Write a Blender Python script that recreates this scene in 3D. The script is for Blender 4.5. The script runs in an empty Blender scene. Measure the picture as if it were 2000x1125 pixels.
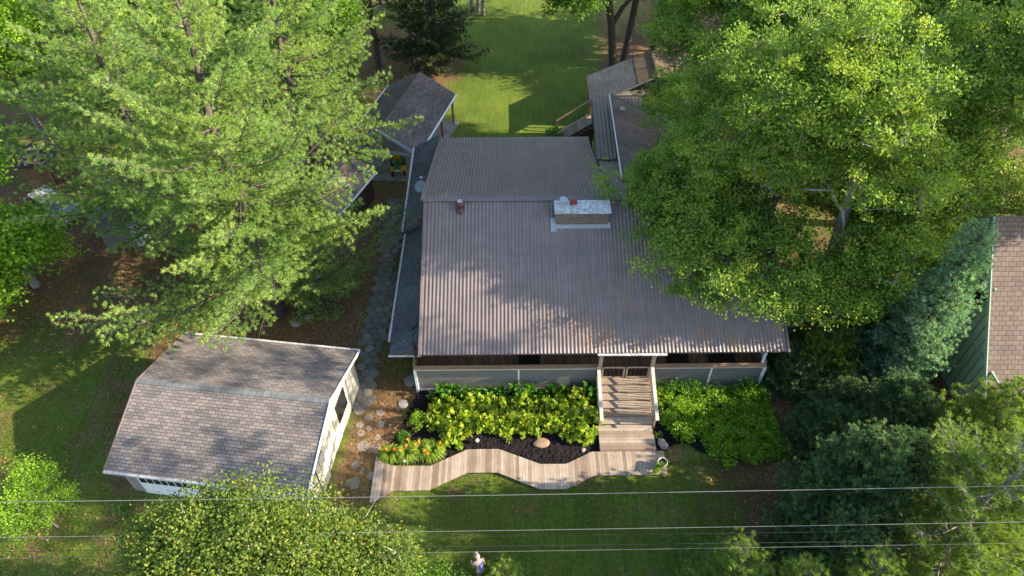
import bpy, math, random
import numpy as np
from mathutils import Vector, Matrix

# ------------------------------------------------------------------ camera, sky, sun
SC = bpy.context.scene
COL = SC.collection
F, PITCH, ROLL, CAMH = 1345.0, math.radians(46.3), math.radians(0.5), 29.4
_f = np.array([0, math.cos(PITCH), -math.sin(PITCH)]); _r0 = np.array([1., 0, 0]); _u0 = np.cross(_r0, _f)
_r = _r0*math.cos(ROLL) - _u0*math.sin(ROLL); _u = _u0*math.cos(ROLL) + _r0*math.sin(ROLL)
cd = bpy.data.cameras.new('camera'); cam = bpy.data.objects.new('camera', cd); COL.objects.link(cam)
cd.sensor_width = 36; cd.lens = 36*F/2000; cd.clip_start = .3; cd.clip_end = 1500
m = Matrix.Identity(4)
for i in range(3):
    m[i][0], m[i][1], m[i][2] = _r[i], _u[i], -_f[i]
m[0][3], m[1][3], m[2][3] = 0, 0, CAMH
cam.matrix_world = m
SC.camera = cam

SUN_EL, SUN_AZ = math.radians(25), math.radians(-5)      # azimuth from +X, negative = towards the camera side
sd = Vector((math.cos(SUN_EL)*math.cos(SUN_AZ), math.cos(SUN_EL)*math.sin(SUN_AZ), math.sin(SUN_EL)))
w = bpy.data.worlds.new('World'); SC.world = w; w.use_nodes = True
nt = w.node_tree; bg = nt.nodes['Background']; sky = nt.nodes.new('ShaderNodeTexSky')
sky.sky_type = 'NISHITA'; sky.sun_disc = False; sky.sun_elevation = SUN_EL; sky.sun_rotation = math.pi/2 - SUN_AZ
nt.links.new(sky.outputs[0], bg.inputs[0]); bg.inputs[1].default_value = 0.15
sl = bpy.data.lights.new('sun', 'SUN'); sl.energy = 5.0; sl.angle = math.radians(0.4); sl.color = (1.0, .87, .67)
so = bpy.data.objects.new('sun', sl); COL.objects.link(so)
so.rotation_euler = sd.to_track_quat('Z', 'Y').to_euler(); so.location = (60, -5, 40)
vs = SC.view_settings; vs.view_transform = 'Standard'; vs.look = 'None'; vs.gamma = 1; vs.exposure = 1.55
SC.cycles.max_bounces = 6; SC.cycles.diffuse_bounces = 3; SC.cycles.transmission_bounces = 4
SC.cycles.transparent_max_bounces = 8

def at(px, py, z=0.0):
    d = _f + _r*(px-1000)/F - _u*(py-562.5)/F
    t = (z-CAMH)/d[2]
    return (float(d[0]*t), float(d[1]*t), float(z))

# ------------------------------------------------------------------ materials
def mat(name, rough=.7, spec=.3):
    mt = bpy.data.materials.new(name); mt.use_nodes = True
    n = mt.node_tree; b = n.nodes['Principled BSDF']
    b.inputs['Roughness'].default_value = rough; b.inputs['Specular IOR Level'].default_value = spec
    return mt, n, b
def N(n, t, **kw):
    x = n.nodes.new(t)
    for k, v in kw.items():
        if k.startswith('_'): setattr(x, k[1:], v)
        else: x.inputs[k.replace('__', ' ')].default_value = v
    return x
def rgb(c): return (c[0], c[1], c[2], 1)
def ramp(n, src, stops):
    r = n.nodes.new('ShaderNodeValToRGB'); e = r.color_ramp.elements
    while len(e) < len(stops): e.new(.5)
    for i, (p, c) in enumerate(stops): e[i].position = p; e[i].color = rgb(c)
    n.links.new(src, r.inputs[0]); return r.outputs[0]
def mix(n, fac, a, b, mode='MIX'):
    x = n.nodes.new('ShaderNodeMix'); x.data_type = 'RGBA'; x.blend_type = mode
    for s, v in ((0, fac), (6, a), (7, b)):
        if hasattr(v, 'is_linked') or hasattr(v, 'links'): n.links.new(v, x.inputs[s])
        elif s == 0: x.inputs[0].default_value = v
        else: x.inputs[s].default_value = rgb(v)
    return x.outputs[2]
def noise(n, scale, detail=4, rough=.6, co=None, sc=None):
    t = N(n, 'ShaderNodeTexNoise', Scale=scale, Detail=detail, Roughness=rough)
    c = co if co is not None else coords(n)
    if sc:
        mp = n.nodes.new('ShaderNodeMapping'); mp.inputs['Scale'].default_value = sc
        n.links.new(c, mp.inputs[0]); c = mp.outputs[0]
    n.links.new(c, t.inputs['Vector']); return t.outputs['Fac']
def coords(n, kind='Object'):
    for x in n.nodes:
        if x.type == 'TEX_COORD': return x.outputs[kind]
    return n.nodes.new('ShaderNodeTexCoord').outputs[kind]
def bump(n, b, h, strength=.5, dist=.02):
    x = N(n, 'ShaderNodeBump', Strength=strength, Distance=dist)
    n.links.new(h, x.inputs['Height']); n.links.new(x.outputs[0], b.inputs['Normal'])
def plain(name, c, rough=.7, var=.25, scale=6, spec=.3, metal=0, bmp=.2, dark=None):
    mt, n, b = mat(name, rough, spec)
    f = noise(n, scale, 5, .65)
    lo = dark or tuple(x*(1-var) for x in c); hi = tuple(min(1, x*(1+var)) for x in c)
    n.links.new(ramp(n, f, [(.3, lo), (.7, hi)]), b.inputs['Base Color']); b.inputs['Metallic'].default_value = metal
    if bmp: bump(n, b, f, bmp, .01)
    return mt
def brickmat(name, c1, c2, mortar, bw, bh, ms=.012, rough=.85, big=.35, bscale=.35, rot=False, extra=None, off=.5, bmp=.6):
    mt, n, b = mat(name, rough, .25)
    uv = coords(n, 'UV')
    if rot:
        mp = n.nodes.new('ShaderNodeMapping'); mp.inputs['Rotation'].default_value = (0, 0, math.pi/2)
        n.links.new(uv, mp.inputs[0]); uv = mp.outputs[0]
    t = N(n, 'ShaderNodeTexBrick', Scale=1.0, Color1=rgb(c1), Color2=rgb(c2), Mortar=rgb(mortar))
    t.inputs['Mortar Size'].default_value = ms; t.inputs['Brick Width'].default_value = bw; t.inputs['Row Height'].default_value = bh
    t.inputs['Mortar Smooth'].default_value = .2; t.offset = off
    n.links.new(uv, t.inputs['Vector'])
    f = noise(n, bscale, 6, .7); g = noise(n, 14, 3, .7)
    col = mix(n, 1.0, t.outputs['Color'], ramp(n, f, [(.3, (1-big,)*3), (.7, (1+big*.6,)*3)]), 'MULTIPLY')
    col = mix(n, 1.0, col, ramp(n, g, [(.3, (.82,)*3), (.7, (1.15,)*3)]), 'MULTIPLY')
    if extra: col = extra(n, col)
    n.links.new(col, b.inputs['Base Color'])
    inv = N(n, 'ShaderNodeMath', _operation='SUBTRACT'); inv.inputs[0].default_value = 1
    n.links.new(t.outputs['Fac'], inv.inputs[1]); bump(n, b, inv.outputs[0], bmp, .02)
    return mt
def needles(n, col, lo=.62, hi=.7, c=(.13, .07, .03), scale=1.2):
    f = noise(n, scale, 6, .75); h = noise(n, 22, 2, .6)
    x = N(n, 'ShaderNodeMath', _operation='MULTIPLY'); n.links.new(f, x.inputs[0]); n.links.new(h, x.inputs[1])
    return mix(n, ramp(n, x.outputs[0], [(lo*.5, (0, 0, 0)), (hi*.5, (.75,)*3)]), col, c)
M = {}
M['shingle_grey'] = brickmat('shingles_grey', (.26, .22, .20), (.15, .13, .125), (.05, .045, .045), .31, .15, .012, big=.22)
M['shingle_dark'] = brickmat('shingles_dark', (.12, .125, .132), (.078, .082, .09), (.04, .04, .043), .3, .14, .012, big=.35)
M['shingle_carport'] = brickmat('shingles_carport', (.17, .14, .13), (.10, .085, .08), (.04, .035, .035), .3, .15, .012)
M['shingle_tan'] = brickmat('shingles_tan', (.27, .20, .165), (.20, .15, .125), (.08, .06, .05), .3, .16, .012, extra=lambda n, c: needles(n, c))
M['shingle_house'] = brickmat('shingles_brown', (.22, .165, .135), (.17, .125, .105), (.07, .05, .045), .34, .23, .014, big=.15, extra=lambda n, c: needles(n, c, .66, .72, (.06, .035, .02), 2))
M['ridge_cap'] = brickmat('ridge_cap', (.19, .195, .2), (.12, .125, .13), (.06, .06, .06), .33, 5, .01)
def metalroof(name, c, litter=1.0, sc=(1, 1, 1)):
    mt, n, b = mat(name, .5, .45)
    f = noise(n, .8, 6, .65); st = noise(n, 1.0, 3, .6, sc=(9, .6, .6))
    col = ramp(n, f, [(.3, tuple(x*.82 for x in c)), (.7, tuple(x*1.15 for x in c))])
    col = mix(n, 1, col, ramp(n, st, [(.3, (.86,)*3), (.7, (1.12,)*3)]), 'MULTIPLY')
    sx = noise(n, 1.0, 4, .7, sc=(.5, 14, 14)); sk = noise(n, 1.0, 5, .7, sc=(5, .35, .35))
    col = mix(n, 1, col, ramp(n, sx, [(.35, (.88,)*3), (.65, (1.1,)*3)]), 'MULTIPLY')
    col = mix(n, ramp(n, sk, [(.55, (0, 0, 0)), (.75, (.5,)*3)]), col, tuple(x*1.7 for x in c))
    if litter:
        sp = n.nodes.new('ShaderNodeSeparateXYZ'); n.links.new(coords(n), sp.inputs[0])
        # leaf litter lies on the lower right part of the roof below the maple
        a = N(n, 'ShaderNodeMapRange', **{'From Min': 7.5, 'From Max': 1.0, 'To Min': 0.0, 'To Max': .13}); n.links.new(sp.outputs['Y'], a.inputs['Value'])
        c2 = N(n, 'ShaderNodeMapRange', **{'From Min': 2.0, 'From Max': 9.0, 'To Min': 0.0, 'To Max': .11}); n.links.new(sp.outputs['X'], c2.inputs['Value'])
        s = N(n, 'ShaderNodeMath', _operation='ADD'); n.links.new(a.outputs[0], s.inputs[0]); n.links.new(c2.outputs[0], s.inputs[1])
        ff = noise(n, 24, 2, .6); fg = noise(n, 1.1, 4, .7)
        s2 = N(n, 'ShaderNodeMath', _operation='MULTIPLY'); n.links.new(s.outputs[0], s2.inputs[0]); n.links.new(ramp(n, fg, [(.35, (.15,)*3), (.65, (1.2,)*3)]), s2.inputs[1])
        s3 = N(n, 'ShaderNodeMath', _operation='ADD'); n.links.new(s2.outputs[0], s3.inputs[0]); n.links.new(ff, s3.inputs[1])
        msk = ramp(n, s3.outputs[0], [(.72, (0, 0, 0)), (.78, (litter,)*3)])
        lc = ramp(n, noise(n, 40, 2), [(.4, (.20, .09, .035)), (.6, (.33, .19, .09))])
        col = mix(n, msk, col, lc)
    n.links.new(col, b.inputs['Base Color']); bump(n, b, noise(n, 30, 3), .08, .01)
    return mt
M['metal_roof'] = metalroof('brown_metal_roof', (.168, .132, .128), .8)
M['metal_dark'] = metalroof('dark_metal_roof', (.085, .078, .082), 0)
M['roof_trim'] = plain('roof_trim', (.17, .13, .12), .5, .2, 5)
M['white'] = plain('white_paint', (.78, .79, .8), .5, .08, 4)
M['white_dirty'] = plain('white_metal_dirty', (.50, .50, .49), .6, .4, 6, dark=(.25, .23, .21))
M['fascia_blue'] = plain('blue_grey_fascia', (.30, .37, .44), .6, .1, 4)
M['skirting'] = brickmat('grey_siding', (.20, .185, .17), (.185, .17, .16), (.09, .085, .08), 30, .2, .012, big=.1)
M['garage_wall'] = brickmat('cream_panel_siding', (.52, .47, .40), (.50, .45, .38), (.05, .045, .04), 30, .55, .022, big=.08, rot=True)
M['garage_front'] = brickmat('grey_panel_siding', (.33, .29, .27), (.30, .27, .25), (.12, .11, .1), 30, .2, .012, big=.08)
M['green_siding'] = brickmat('green_panel_siding', (.46, .58, .44), (.44, .56, .42), (.12, .15, .12), 40, .42, .03, big=.08, rot=True)
M['green_trim'] = plain('green_trim', (.36, .46, .36), .6, .1, 4)
M['grey_trim'] = plain('grey_trim', (.40, .42, .42), .6, .1, 4)
M['wood_new'] = plain('weathered_pine_rail', (.42, .30, .20), .75, .25, 9)
M['wood_orange'] = plain('stained_post', (.30, .15, .07), .7, .25, 7)
M['wood_dark'] = plain('dark_post', (.03, .025, .022), .6, .3, 7)
M['wood_cap'] = plain('tan_rail_cap', (.40, .25, .14), .7, .2, 7)
M['wood_grey'] = plain('grey_weathered_rail', (.46, .42, .38), .8, .25, 8)
M['plywood'] = plain('plywood', (.13, .095, .06), .8, .3, 3)
M['stained_wood'] = brickmat('dark_vertical_boards', (.045, .028, .02), (.07, .042, .03), (.012, .01, .01), 30, .15, .012, big=.25, rot=True)
M['shed_side'] = brickmat('brown_vertical_boards', (.11, .065, .035), (.14, .085, .045), (.03, .02, .015), 30, .16, .012, big=.25, rot=True)
M['shed_roof'] = metalroof('shed_roof_metal', (.20, .14, .12), 0)
M['blue_strip'] = plain('blue_roof_flashing', (.05, .075, .10), .4, .2, 5)
M['red_strip'] = plain('red_paint', (.25, .04, .03), .6, .2, 5)
M['glass'] = plain('window_glass', (.015, .02, .025), .08, .3, 2, spec=.8, bmp=0)
M['brick'] = brickmat('chimney_stone', (.27, .20, .16), (.19, .14, .115), (.10, .085, .075), .34, .1, .014, big=.3)
M['dark_metal'] = plain('dark_metal', (.05, .04, .04), .4, .3, 5, metal=.4)
M['brown_vent'] = plain('brown_vent', (.09, .05, .045), .4, .3, 5)
M['galv'] = plain('galvanised', (.42, .42, .42), .5, .3, 9, metal=.3)
M['dish'] = plain('grey_dish', (.26, .31, .33), .45, .12, 5)
M['concrete'] = plain('concrete', (.22, .21, .20), .9, .3, 1.2)
M['rubber'] = plain('rubber', (.015, .015, .015), .85, .3, 9)
M['yellow'] = plain('yellow_paint', (.70, .42, .02), .4, .1, 4)
M['green_paint'] = plain('green_paint', (.03, .16, .03), .3, .12, 3, spec=.5)
M['rock'] = plain('boulder', (.36, .28, .24), .9, .3, 4, bmp=.6)
M['rock_brown'] = plain('brown_stone', (.26, .17, .11), .9, .35, 5, bmp=.6)
M['car_grey'] = plain('grey_car_paint', (.26, .28, .30), .3, .25, 2, spec=.5)
M['pot'] = plain('cream_pot', (.45, .41, .36), .6, .2, 5)
M['soil'] = plain('potting_soil', (.02, .015, .012), .95, .4, 30)
M['wire'] = plain('aluminium_wire', (.20, .20, .195), .4, .1, 2)
M['wire_dark'] = plain('black_cable', (.035, .035, .035), .5, .1, 2)
M['bark_pine'] = plain('pine_bark', (.085, .07, .06), .95, .45, 12, bmp=.8)
M['bark_grey'] = plain('grey_bark', (.24, .215, .19), .95, .45, 10, bmp=.8)
M['bark_dead'] = plain('dead_branch', (.30, .24, .19), .95, .3, 10)
M['bark_birch'] = plain('birch_bark', (.62, .59, .54), .8, .4, 7, dark=(.10, .09, .08))
M['skin'] = plain('skin', (.50, .27, .19), .55, .08, 8)
M['hat'] = plain('pale_cap', (.34, .25, .235), .8, .1, 12)
M['shirt'] = plain('pale_tunic', (.27, .225, .23), .85, .2, 14)
M['blue_cloth'] = plain('blue_cloth', (.05, .12, .40), .8, .2, 14)
M['shorts'] = plain('brown_shorts', (.10, .075, .06), .85, .2, 14)

def planks(name, stops, rough=.8):
    mt, n, b = mat(name, rough, .25)
    a = N(n, 'ShaderNodeAttribute', _attribute_name='v')
    col = ramp(n, a.outputs['Fac'], stops)
    g = noise(n, 3, 6, .75, sc=(6, .8, 3)); g2 = noise(n, 1.4, 4, .7)
    col = mix(n, 1, col, ramp(n, g, [(.3, (.78,)*3), (.7, (1.15,)*3)]), 'MULTIPLY')
    col = mix(n, 1, col, ramp(n, g2, [(.35, (.85,)*3), (.65, (1.08,)*3)]), 'MULTIPLY')
    n.links.new(col, b.inputs['Base Color']); bump(n, b, g, .2, .01)
    return mt
M['deck'] = planks('deck_boards', [(0, (.21, .145, .10)), (.35, (.32, .245, .185)), (.7, (.42, .34, .265)), (.85, (.37, .29, .22)), (1, (.38, .21, .10))])
M['deck_brown'] = planks('porch_boards', [(0, (.20, .11, .06)), (1, (.32, .18, .10))])
M['pavers'] = planks('concrete_pavers', [(0, (.12, .112, .10)), (.6, (.19, .175, .155)), (1, (.26, .22, .18))])

def leafmat(name, stops, trans=.4, tint=(1.2, 1.35, .6), rough=.5, k=1.0):
    stops = [(p_, tuple(x*k for x in c_)) for p_, c_ in stops]
    mt, n, b = mat(name, rough, .2)
    a = N(n, 'ShaderNodeAttribute', _attribute_name='v')
    col = ramp(n, a.outputs['Fac'], [(p_, (c_[0]*1.28, c_[1]*1.04, c_[2]*.85)) for p_, c_ in stops])
    n.links.new(col, b.inputs['Base Color'])
    tl = n.nodes.new('ShaderNodeBsdfTranslucent'); n.links.new(mix(n, 1, col, tint, 'MULTIPLY'), tl.inputs[0])
    mx = n.nodes.new('ShaderNodeMixShader'); mx.inputs[0].default_value = trans
    n.links.new(b.outputs[0], mx.inputs[1]); n.links.new(tl.outputs[0], mx.inputs[2])
    n.links.new(mx.outputs[0], n.nodes['Material Output'].inputs[0])
    return mt
M['lf_maple'] = leafmat('maple_leaves', [(0, (.08, .16, .035)), (.5, (.13, .235, .045)), (.85, (.19, .30, .05)), (1, (.28, .31, .06))], k=1.3)
M['lf_birch'] = leafmat('birch_leaves', [(0, (.05, .11, .025)), (.45, (.10, .18, .035)), (.85, (.18, .26, .055)), (1, (.34, .27, .07))])
M['lf_pine'] = leafmat('pine_needles', [(0, (.10, .20, .075)), (.5, (.155, .28, .09)), (.9, (.22, .35, .10)), (1, (.32, .34, .09))], .42, k=1.2)
M['lf_pine2'] = leafmat('young_pine_needles', [(0, (.09, .18, .04)), (.5, (.14, .26, .055)), (1, (.23, .34, .07))], .4)
M['lf_spruce'] = leafmat('blue_spruce_needles', [(0, (.07, .155, .12)), (.6, (.12, .245, .18)), (1, (.20, .33, .18))], .3, k=1.6)
M['lf_cedar'] = leafmat('cedar_foliage', [(0, (.035, .085, .045)), (.6, (.06, .135, .06)), (.9, (.11, .19, .06)), (1, (.16, .11, .045))], .25, k=1.35)
M['lf_dark'] = leafmat('dark_needles', [(0, (.025, .05, .025)), (.7, (.045, .08, .03)), (1, (.09, .08, .04))], .2)
M['lf_wood'] = leafmat('woodland_leaves', [(0, (.05, .13, .02)), (.6, (.085, .21, .025)), (1, (.15, .28, .035))])
M['lf_bright'] = leafmat('bright_shrub_leaves', [(0, (.10, .22, .02)), (.6, (.17, .36, .035)), (1, (.26, .45, .05))])
M['lf_gold'] = leafmat('yellow_green_leaves', [(0, (.08, .20, .02)), (.4, (.18, .33, .03)), (.75, (.32, .43, .05)), (1, (.45, .50, .12))])
M['lf_deep'] = leafmat('deep_green_leaves', [(0, (.03, .12, .015)), (.6, (.06, .19, .025)), (1, (.10, .27, .03))])
M['lf_lily'] = leafmat('lily_blades', [(0, (.09, .20, .02)), (.6, (.18, .33, .04)), (1, (.27, .40, .07))], .3)
M['fl_orange'] = leafmat('orange_petals', [(0, (.75, .14, .02)), (1, (.85, .33, .03))], .3, (1, 1, 1))
M['grass'] = leafmat('grass_blades', [(0, (.035, .065, .012)), (.4, (.065, .11, .016)), (.7, (.11, .15, .03)), (.88, (.19, .17, .06)), (1, (.26, .20, .10))], .25, k=1.25)

M['litter'] = leafmat('dead_leaves_and_needles', [(0, (.09, .05, .03)), (.5, (.20, .12, .06)), (.85, (.32, .22, .12)), (1, (.42, .34, .22))], .05, (1, 1, 1), .8)
# ground: one sheet; vertex attributes soil / lush / pale say what grows where
mt, n, b = mat('lawn_and_soil', .95, .15)
sa = N(n, 'ShaderNodeAttribute', _attribute_name='soil').outputs['Fac']
la = N(n, 'ShaderNodeAttribute', _attribute_name='lush').outputs['Fac']
g1 = noise(n, .55, 7, .7); g2 = noise(n, 5.5, 6, .75); g3 = noise(n, 45, 3, .7)
gr = ramp(n, g2, [(.3, (.040, .082, .014)), (.5, (.072, .125, .018)), (.72, (.135, .165, .035))])
gl = ramp(n, g2, [(.3, (.055, .10, .014)), (.7, (.115, .165, .024))])
gr = mix(n, la, gr, gl)
so_ = ramp(n, g2, [(.3, (.075, .05, .03)), (.55, (.14, .095, .055)), (.75, (.23, .17, .10))])
x = N(n, 'ShaderNodeMath', _operation='ADD'); n.links.new(sa, x.inputs[0])
y = N(n, 'ShaderNodeMath', _operation='MULTIPLY_ADD'); n.links.new(g1, y.inputs[0]); y.inputs[1].default_value = 1.5; y.inputs[2].default_value = -.75
y2 = N(n, 'ShaderNodeMath', _operation='MULTIPLY_ADD'); n.links.new(g2, y2.inputs[0]); y2.inputs[1].default_value = .8; n.links.new(y.outputs[0], y2.inputs[2])
n.links.new(y2.outputs[0], x.inputs[1])
col = mix(n, ramp(n, x.outputs[0], [(.75, (0, 0, 0)), (1.15, (1, 1, 1))]), gr, so_)
col = mix(n, 1, col, ramp(n, g3, [(.25, (.55,)*3), (.75, (1.4,)*3)]), 'MULTIPLY')
wv = noise(n, .22, 3, .6); wr = noise(n, 1.6, 4, .7, sc=(3.5, .25, 1))
col = mix(n, 1, col, ramp(n, wv, [(.3, (.98, .90, .85)), (.7, (1.65, 1.45, 1.35))]), 'MULTIPLY')
col = mix(n, 1, col, ramp(n, wr, [(.35, (.82,)*3), (.65, (1.15, 1.13, 1.05))]), 'MULTIPLY')
n.links.new(col, b.inputs['Base Color']); bump(n, b, g3, .7, .05)
M['ground'] = mt
mt, n, b = mat('bark_mulch', .95, .1)
a1 = noise(n, 26, 4, .8); a2 = noise(n, 2, 3)
n.links.new(mix(n, 1, ramp(n, a1, [(.35, (.006, .005, .006)), (.55, (.022, .017, .019)), (.72, (.075, .055, .055))]), ramp(n, a2, [(.3, (.7,)*3), (.7, (1.2,)*3)]), 'MULTIPLY'), b.inputs['Base Color'])
bump(n, b, a1, 1, .06); M['mulch'] = mt

# ------------------------------------------------------------------ mesh builder
ORG = {}
def tag(o, label=None, cat=None, group=None, kind=None):
    for k, v in (('label', label), ('category', cat), ('group', group), ('kind', kind)):
        if v: o[k] = v
    return o
def thing(name, loc, label, cat, group=None):
    o = bpy.data.objects.new(name, None); COL.objects.link(o); o.empty_display_size = .3
    o.location = loc; ORG[o.name] = Vector(loc)
    return tag(o, label, cat, group)
def link(name, me, material, parent=None, loc=None):
    me.materials.append(M[material] if isinstance(material, str) else material)
    o = bpy.data.objects.new(name, me); COL.objects.link(o)
    if parent is not None: o.parent = parent; ORG[o.name] = ORG[parent.name]
    elif loc is not None: o.location = loc; ORG[o.name] = Vector(loc)
    else: ORG[o.name] = Vector((0, 0, 0))
    return o
class MB:
    def __init__(s): s.v = []; s.f = []; s.c = []
    def add(s, vs, fs, c=0.5):
        k = len(s.v); s.v += [tuple(p) for p in vs]
        for q in fs: s.f.append(tuple(i+k for i in q)); s.c.append(c)
        return s
    def hexa(s, p, c=.5):   # 8 points: bottom 4 ccw, top 4 ccw
        return s.add(p, [(3, 2, 1, 0), (4, 5, 6, 7), (0, 1, 5, 4), (1, 2, 6, 5), (2, 3, 7, 6), (3, 0, 4, 7)], c)
    def box(s, x0, x1, y0, y1, z0, z1, c=.5):
        return s.hexa([(x0, y0, z0), (x1, y0, z0), (x1, y1, z0), (x0, y1, z0), (x0, y0, z1), (x1, y0, z1), (x1, y1, z1), (x0, y1, z1)], c)
    def slab(s, quad, t, c=.5):   # quad of top points ccw seen from above, thickness down the normal
        q = [Vector(p) for p in quad]; nn = (q[1]-q[0]).cross(q[2]-q[0]).normalized()*t
        return s.prismv([p-nn for p in q], q, c)
    def prismv(s, lo, hi, c=.5):
        k = len(lo)
        return s.add(list(lo)+list(hi), [tuple(range(k-1, -1, -1)), tuple(range(k, 2*k))]+[(i, (i+1) % k, k+(i+1) % k, k+i) for i in range(k)], c)
    def prism(s, poly, z0, z1, c=.5):
        return s.prismv([(p[0], p[1], z0) for p in poly], [(p[0], p[1], z1) for p in poly], c)
    def bar(s, a, b, w, h, up=(0, 0, 1), c=.5):
        a = Vector(a); b = Vector(b); d = (b-a).normalized(); up = Vector(up)
        if abs(d.dot(up)) > .99: up = Vector((0, 1, 0))
        x = d.cross(up).normalized()*w/2; y = x.cross(d).normalized()*h/2
        return s.hexa([a-x-y, a+x-y, b+x-y, b-x-y, a-x+y, a+x+y, b+x+y, b-x+y], c)
    def tube(s, a, b, r0, r1=None, n=8, cap=True, c=.5):
        a = Vector(a); b = Vector(b); r1 = r0 if r1 is None else r1; d = (b-a).normalized()
        u = d.orthogonal().normalized(); w_ = d.cross(u)
        lo = [a+(u*math.cos(t)+w_*math.sin(t))*r0 for t in [2*math.pi*i/n for i in range(n)]]
        hi = [b+(u*math.cos(t)+w_*math.sin(t))*r1 for t in [2*math.pi*i/n for i in range(n)]]
        return s.add(lo+hi, ([tuple(range(n-1, -1, -1)), tuple(range(n, 2*n))] if cap else [])+[(i, (i+1) % n, n+(i+1) % n, n+i) for i in range(n)], c)
    def lathe(s, prof, o, n=16, c=.5):
        vs = []; fs = []
        for (r, z) in prof:
            for i in range(n): t = 2*math.pi*i/n; vs.append((o[0]+r*math.cos(t), o[1]+r*math.sin(t), o[2]+z))
        for j in range(len(prof)-1):
            for i in range(n): fs.append((j*n+i, j*n+(i+1) % n, (j+1)*n+(i+1) % n, (j+1)*n+i))
        return s.add(vs, fs, c)
    def path(s, pts, rs, n=6):
        for i in range(len(pts)-1): s.tube(pts[i], pts[i+1], rs[i], rs[i+1], n)
        return s
    def xf(s, mt):
        s.v = [tuple(mt @ Vector(p)) for p in s.v]; return s
    def build(s, name, material, parent=None, loc=None, smooth=False, bevel=0):
        o = ORG[parent.name] if parent is not None else Vector(loc or (0, 0, 0))
        me = bpy.data.meshes.new(name)
        me.from_pydata([(p[0]-o[0], p[1]-o[1], p[2]-o[2]) for p in s.v], [], s.f); me.update()
        uv = me.uv_layers.new(name='UVMap'); Z = Vector((0, 0, 1))
        for p in me.polygons:
            nn = p.normal; u = Z.cross(nn)
            u = Vector((1, 0, 0)) if u.length < .05 else u.normalized()
            w_ = nn.cross(u)
            for li in p.loop_indices:
                co = me.vertices[me.loops[li].vertex_index].co; uv.data[li].uv = (co.dot(u), co.dot(w_))
            p.use_smooth = smooth
        at_ = me.attributes.new('v', 'FLOAT', 'FACE'); at_.data.foreach_set('value', np.array(s.c, dtype=np.float32))
        ob = link(name, me, material, parent, loc)
        if bevel:
            bm_ = ob.modifiers.new('bevel', 'BEVEL'); bm_.width = bevel; bm_.segments = 2; bm_.limit_method = 'ANGLE'
        return ob
def npmesh(name, V, Q, vals, material, parent=None, loc=None, smooth=False):
    """V (n,3), Q (m,4) quads"""
    me = bpy.data.meshes.new(name); V = np.asarray(V, np.float32); Q = np.asarray(Q, np.int32)
    k = Q.shape[1]
    me.vertices.add(len(V)); me.vertices.foreach_set('co', V.ravel())
    me.loops.add(Q.size); me.loops.foreach_set('vertex_index', Q.ravel())
    me.polygons.add(len(Q)); me.polygons.foreach_set('loop_start', np.arange(0, Q.size, k, dtype=np.int32))
    me.polygons.foreach_set('loop_total', np.full(len(Q), k, np.int32))
    if smooth: me.polygons.foreach_set('use_smooth', np.ones(len(Q), bool))
    a = me.attributes.new('v', 'FLOAT', 'FACE'); a.data.foreach_set('value', np.asarray(vals, np.float32))
    me.update(calc_edges=True)
    return link(name, me, material, parent, loc)
def copy_tree(o, parent=None):
    c = o.copy(); COL.objects.link(c)
    if parent is not None: c.parent = parent
    for ch in list(o.children): copy_tree(ch, c)
    return c

# ------------------------------------------------------------------ foliage
def unit(a): return a/np.maximum(np.linalg.norm(a, axis=-1, keepdims=True), 1e-6)
def leaf_quads(c, d, nrm, L, W):
    """diamond leaves: centres c, long axis d, normal nrm"""
    d = unit(d); s = unit(np.cross(d, nrm)); L = np.broadcast_to(np.asarray(L, float).reshape(-1, 1), (len(c), 1)); W = np.broadcast_to(np.asarray(W, float).reshape(-1, 1), (len(c), 1))
    up = unit(np.cross(s, d))
    V = np.stack([c-d*L*.5, c+s*W*.5+up*W*.12, c+d*L*.5, c-s*W*.5+up*W*.12], 1).reshape(-1, 3)
    return V, np.arange(len(V)).reshape(-1, 4)
def tubes(A, B, ra, rb, n=5):
    A = np.asarray(A, float); B = np.asarray(B, float); d = unit(B-A)
    ref = np.where(np.abs(d[:, 2:3]) > .9, np.array([[1., 0, 0]]), np.array([[0, 0, 1.]]))
    u = unit(np.cross(d, ref)); w_ = np.cross(d, u); rings = []
    for P, r in ((A, ra), (B, rb)):
        for i in range(n):
            t = 2*math.pi*i/n; rings.append(P+(u*math.cos(t)+w_*math.sin(t))*np.asarray(r).reshape(-1, 1))
    V = np.stack(rings, 1).reshape(-1, 3); m_ = len(A); base = (np.arange(m_)*2*n).reshape(-1, 1, 1)
    q = np.array([[i, (i+1) % n, n+(i+1) % n, n+i] for i in range(n)]).reshape(1, n, 4)
    return V, (base+q).reshape(-1, 4)
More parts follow.
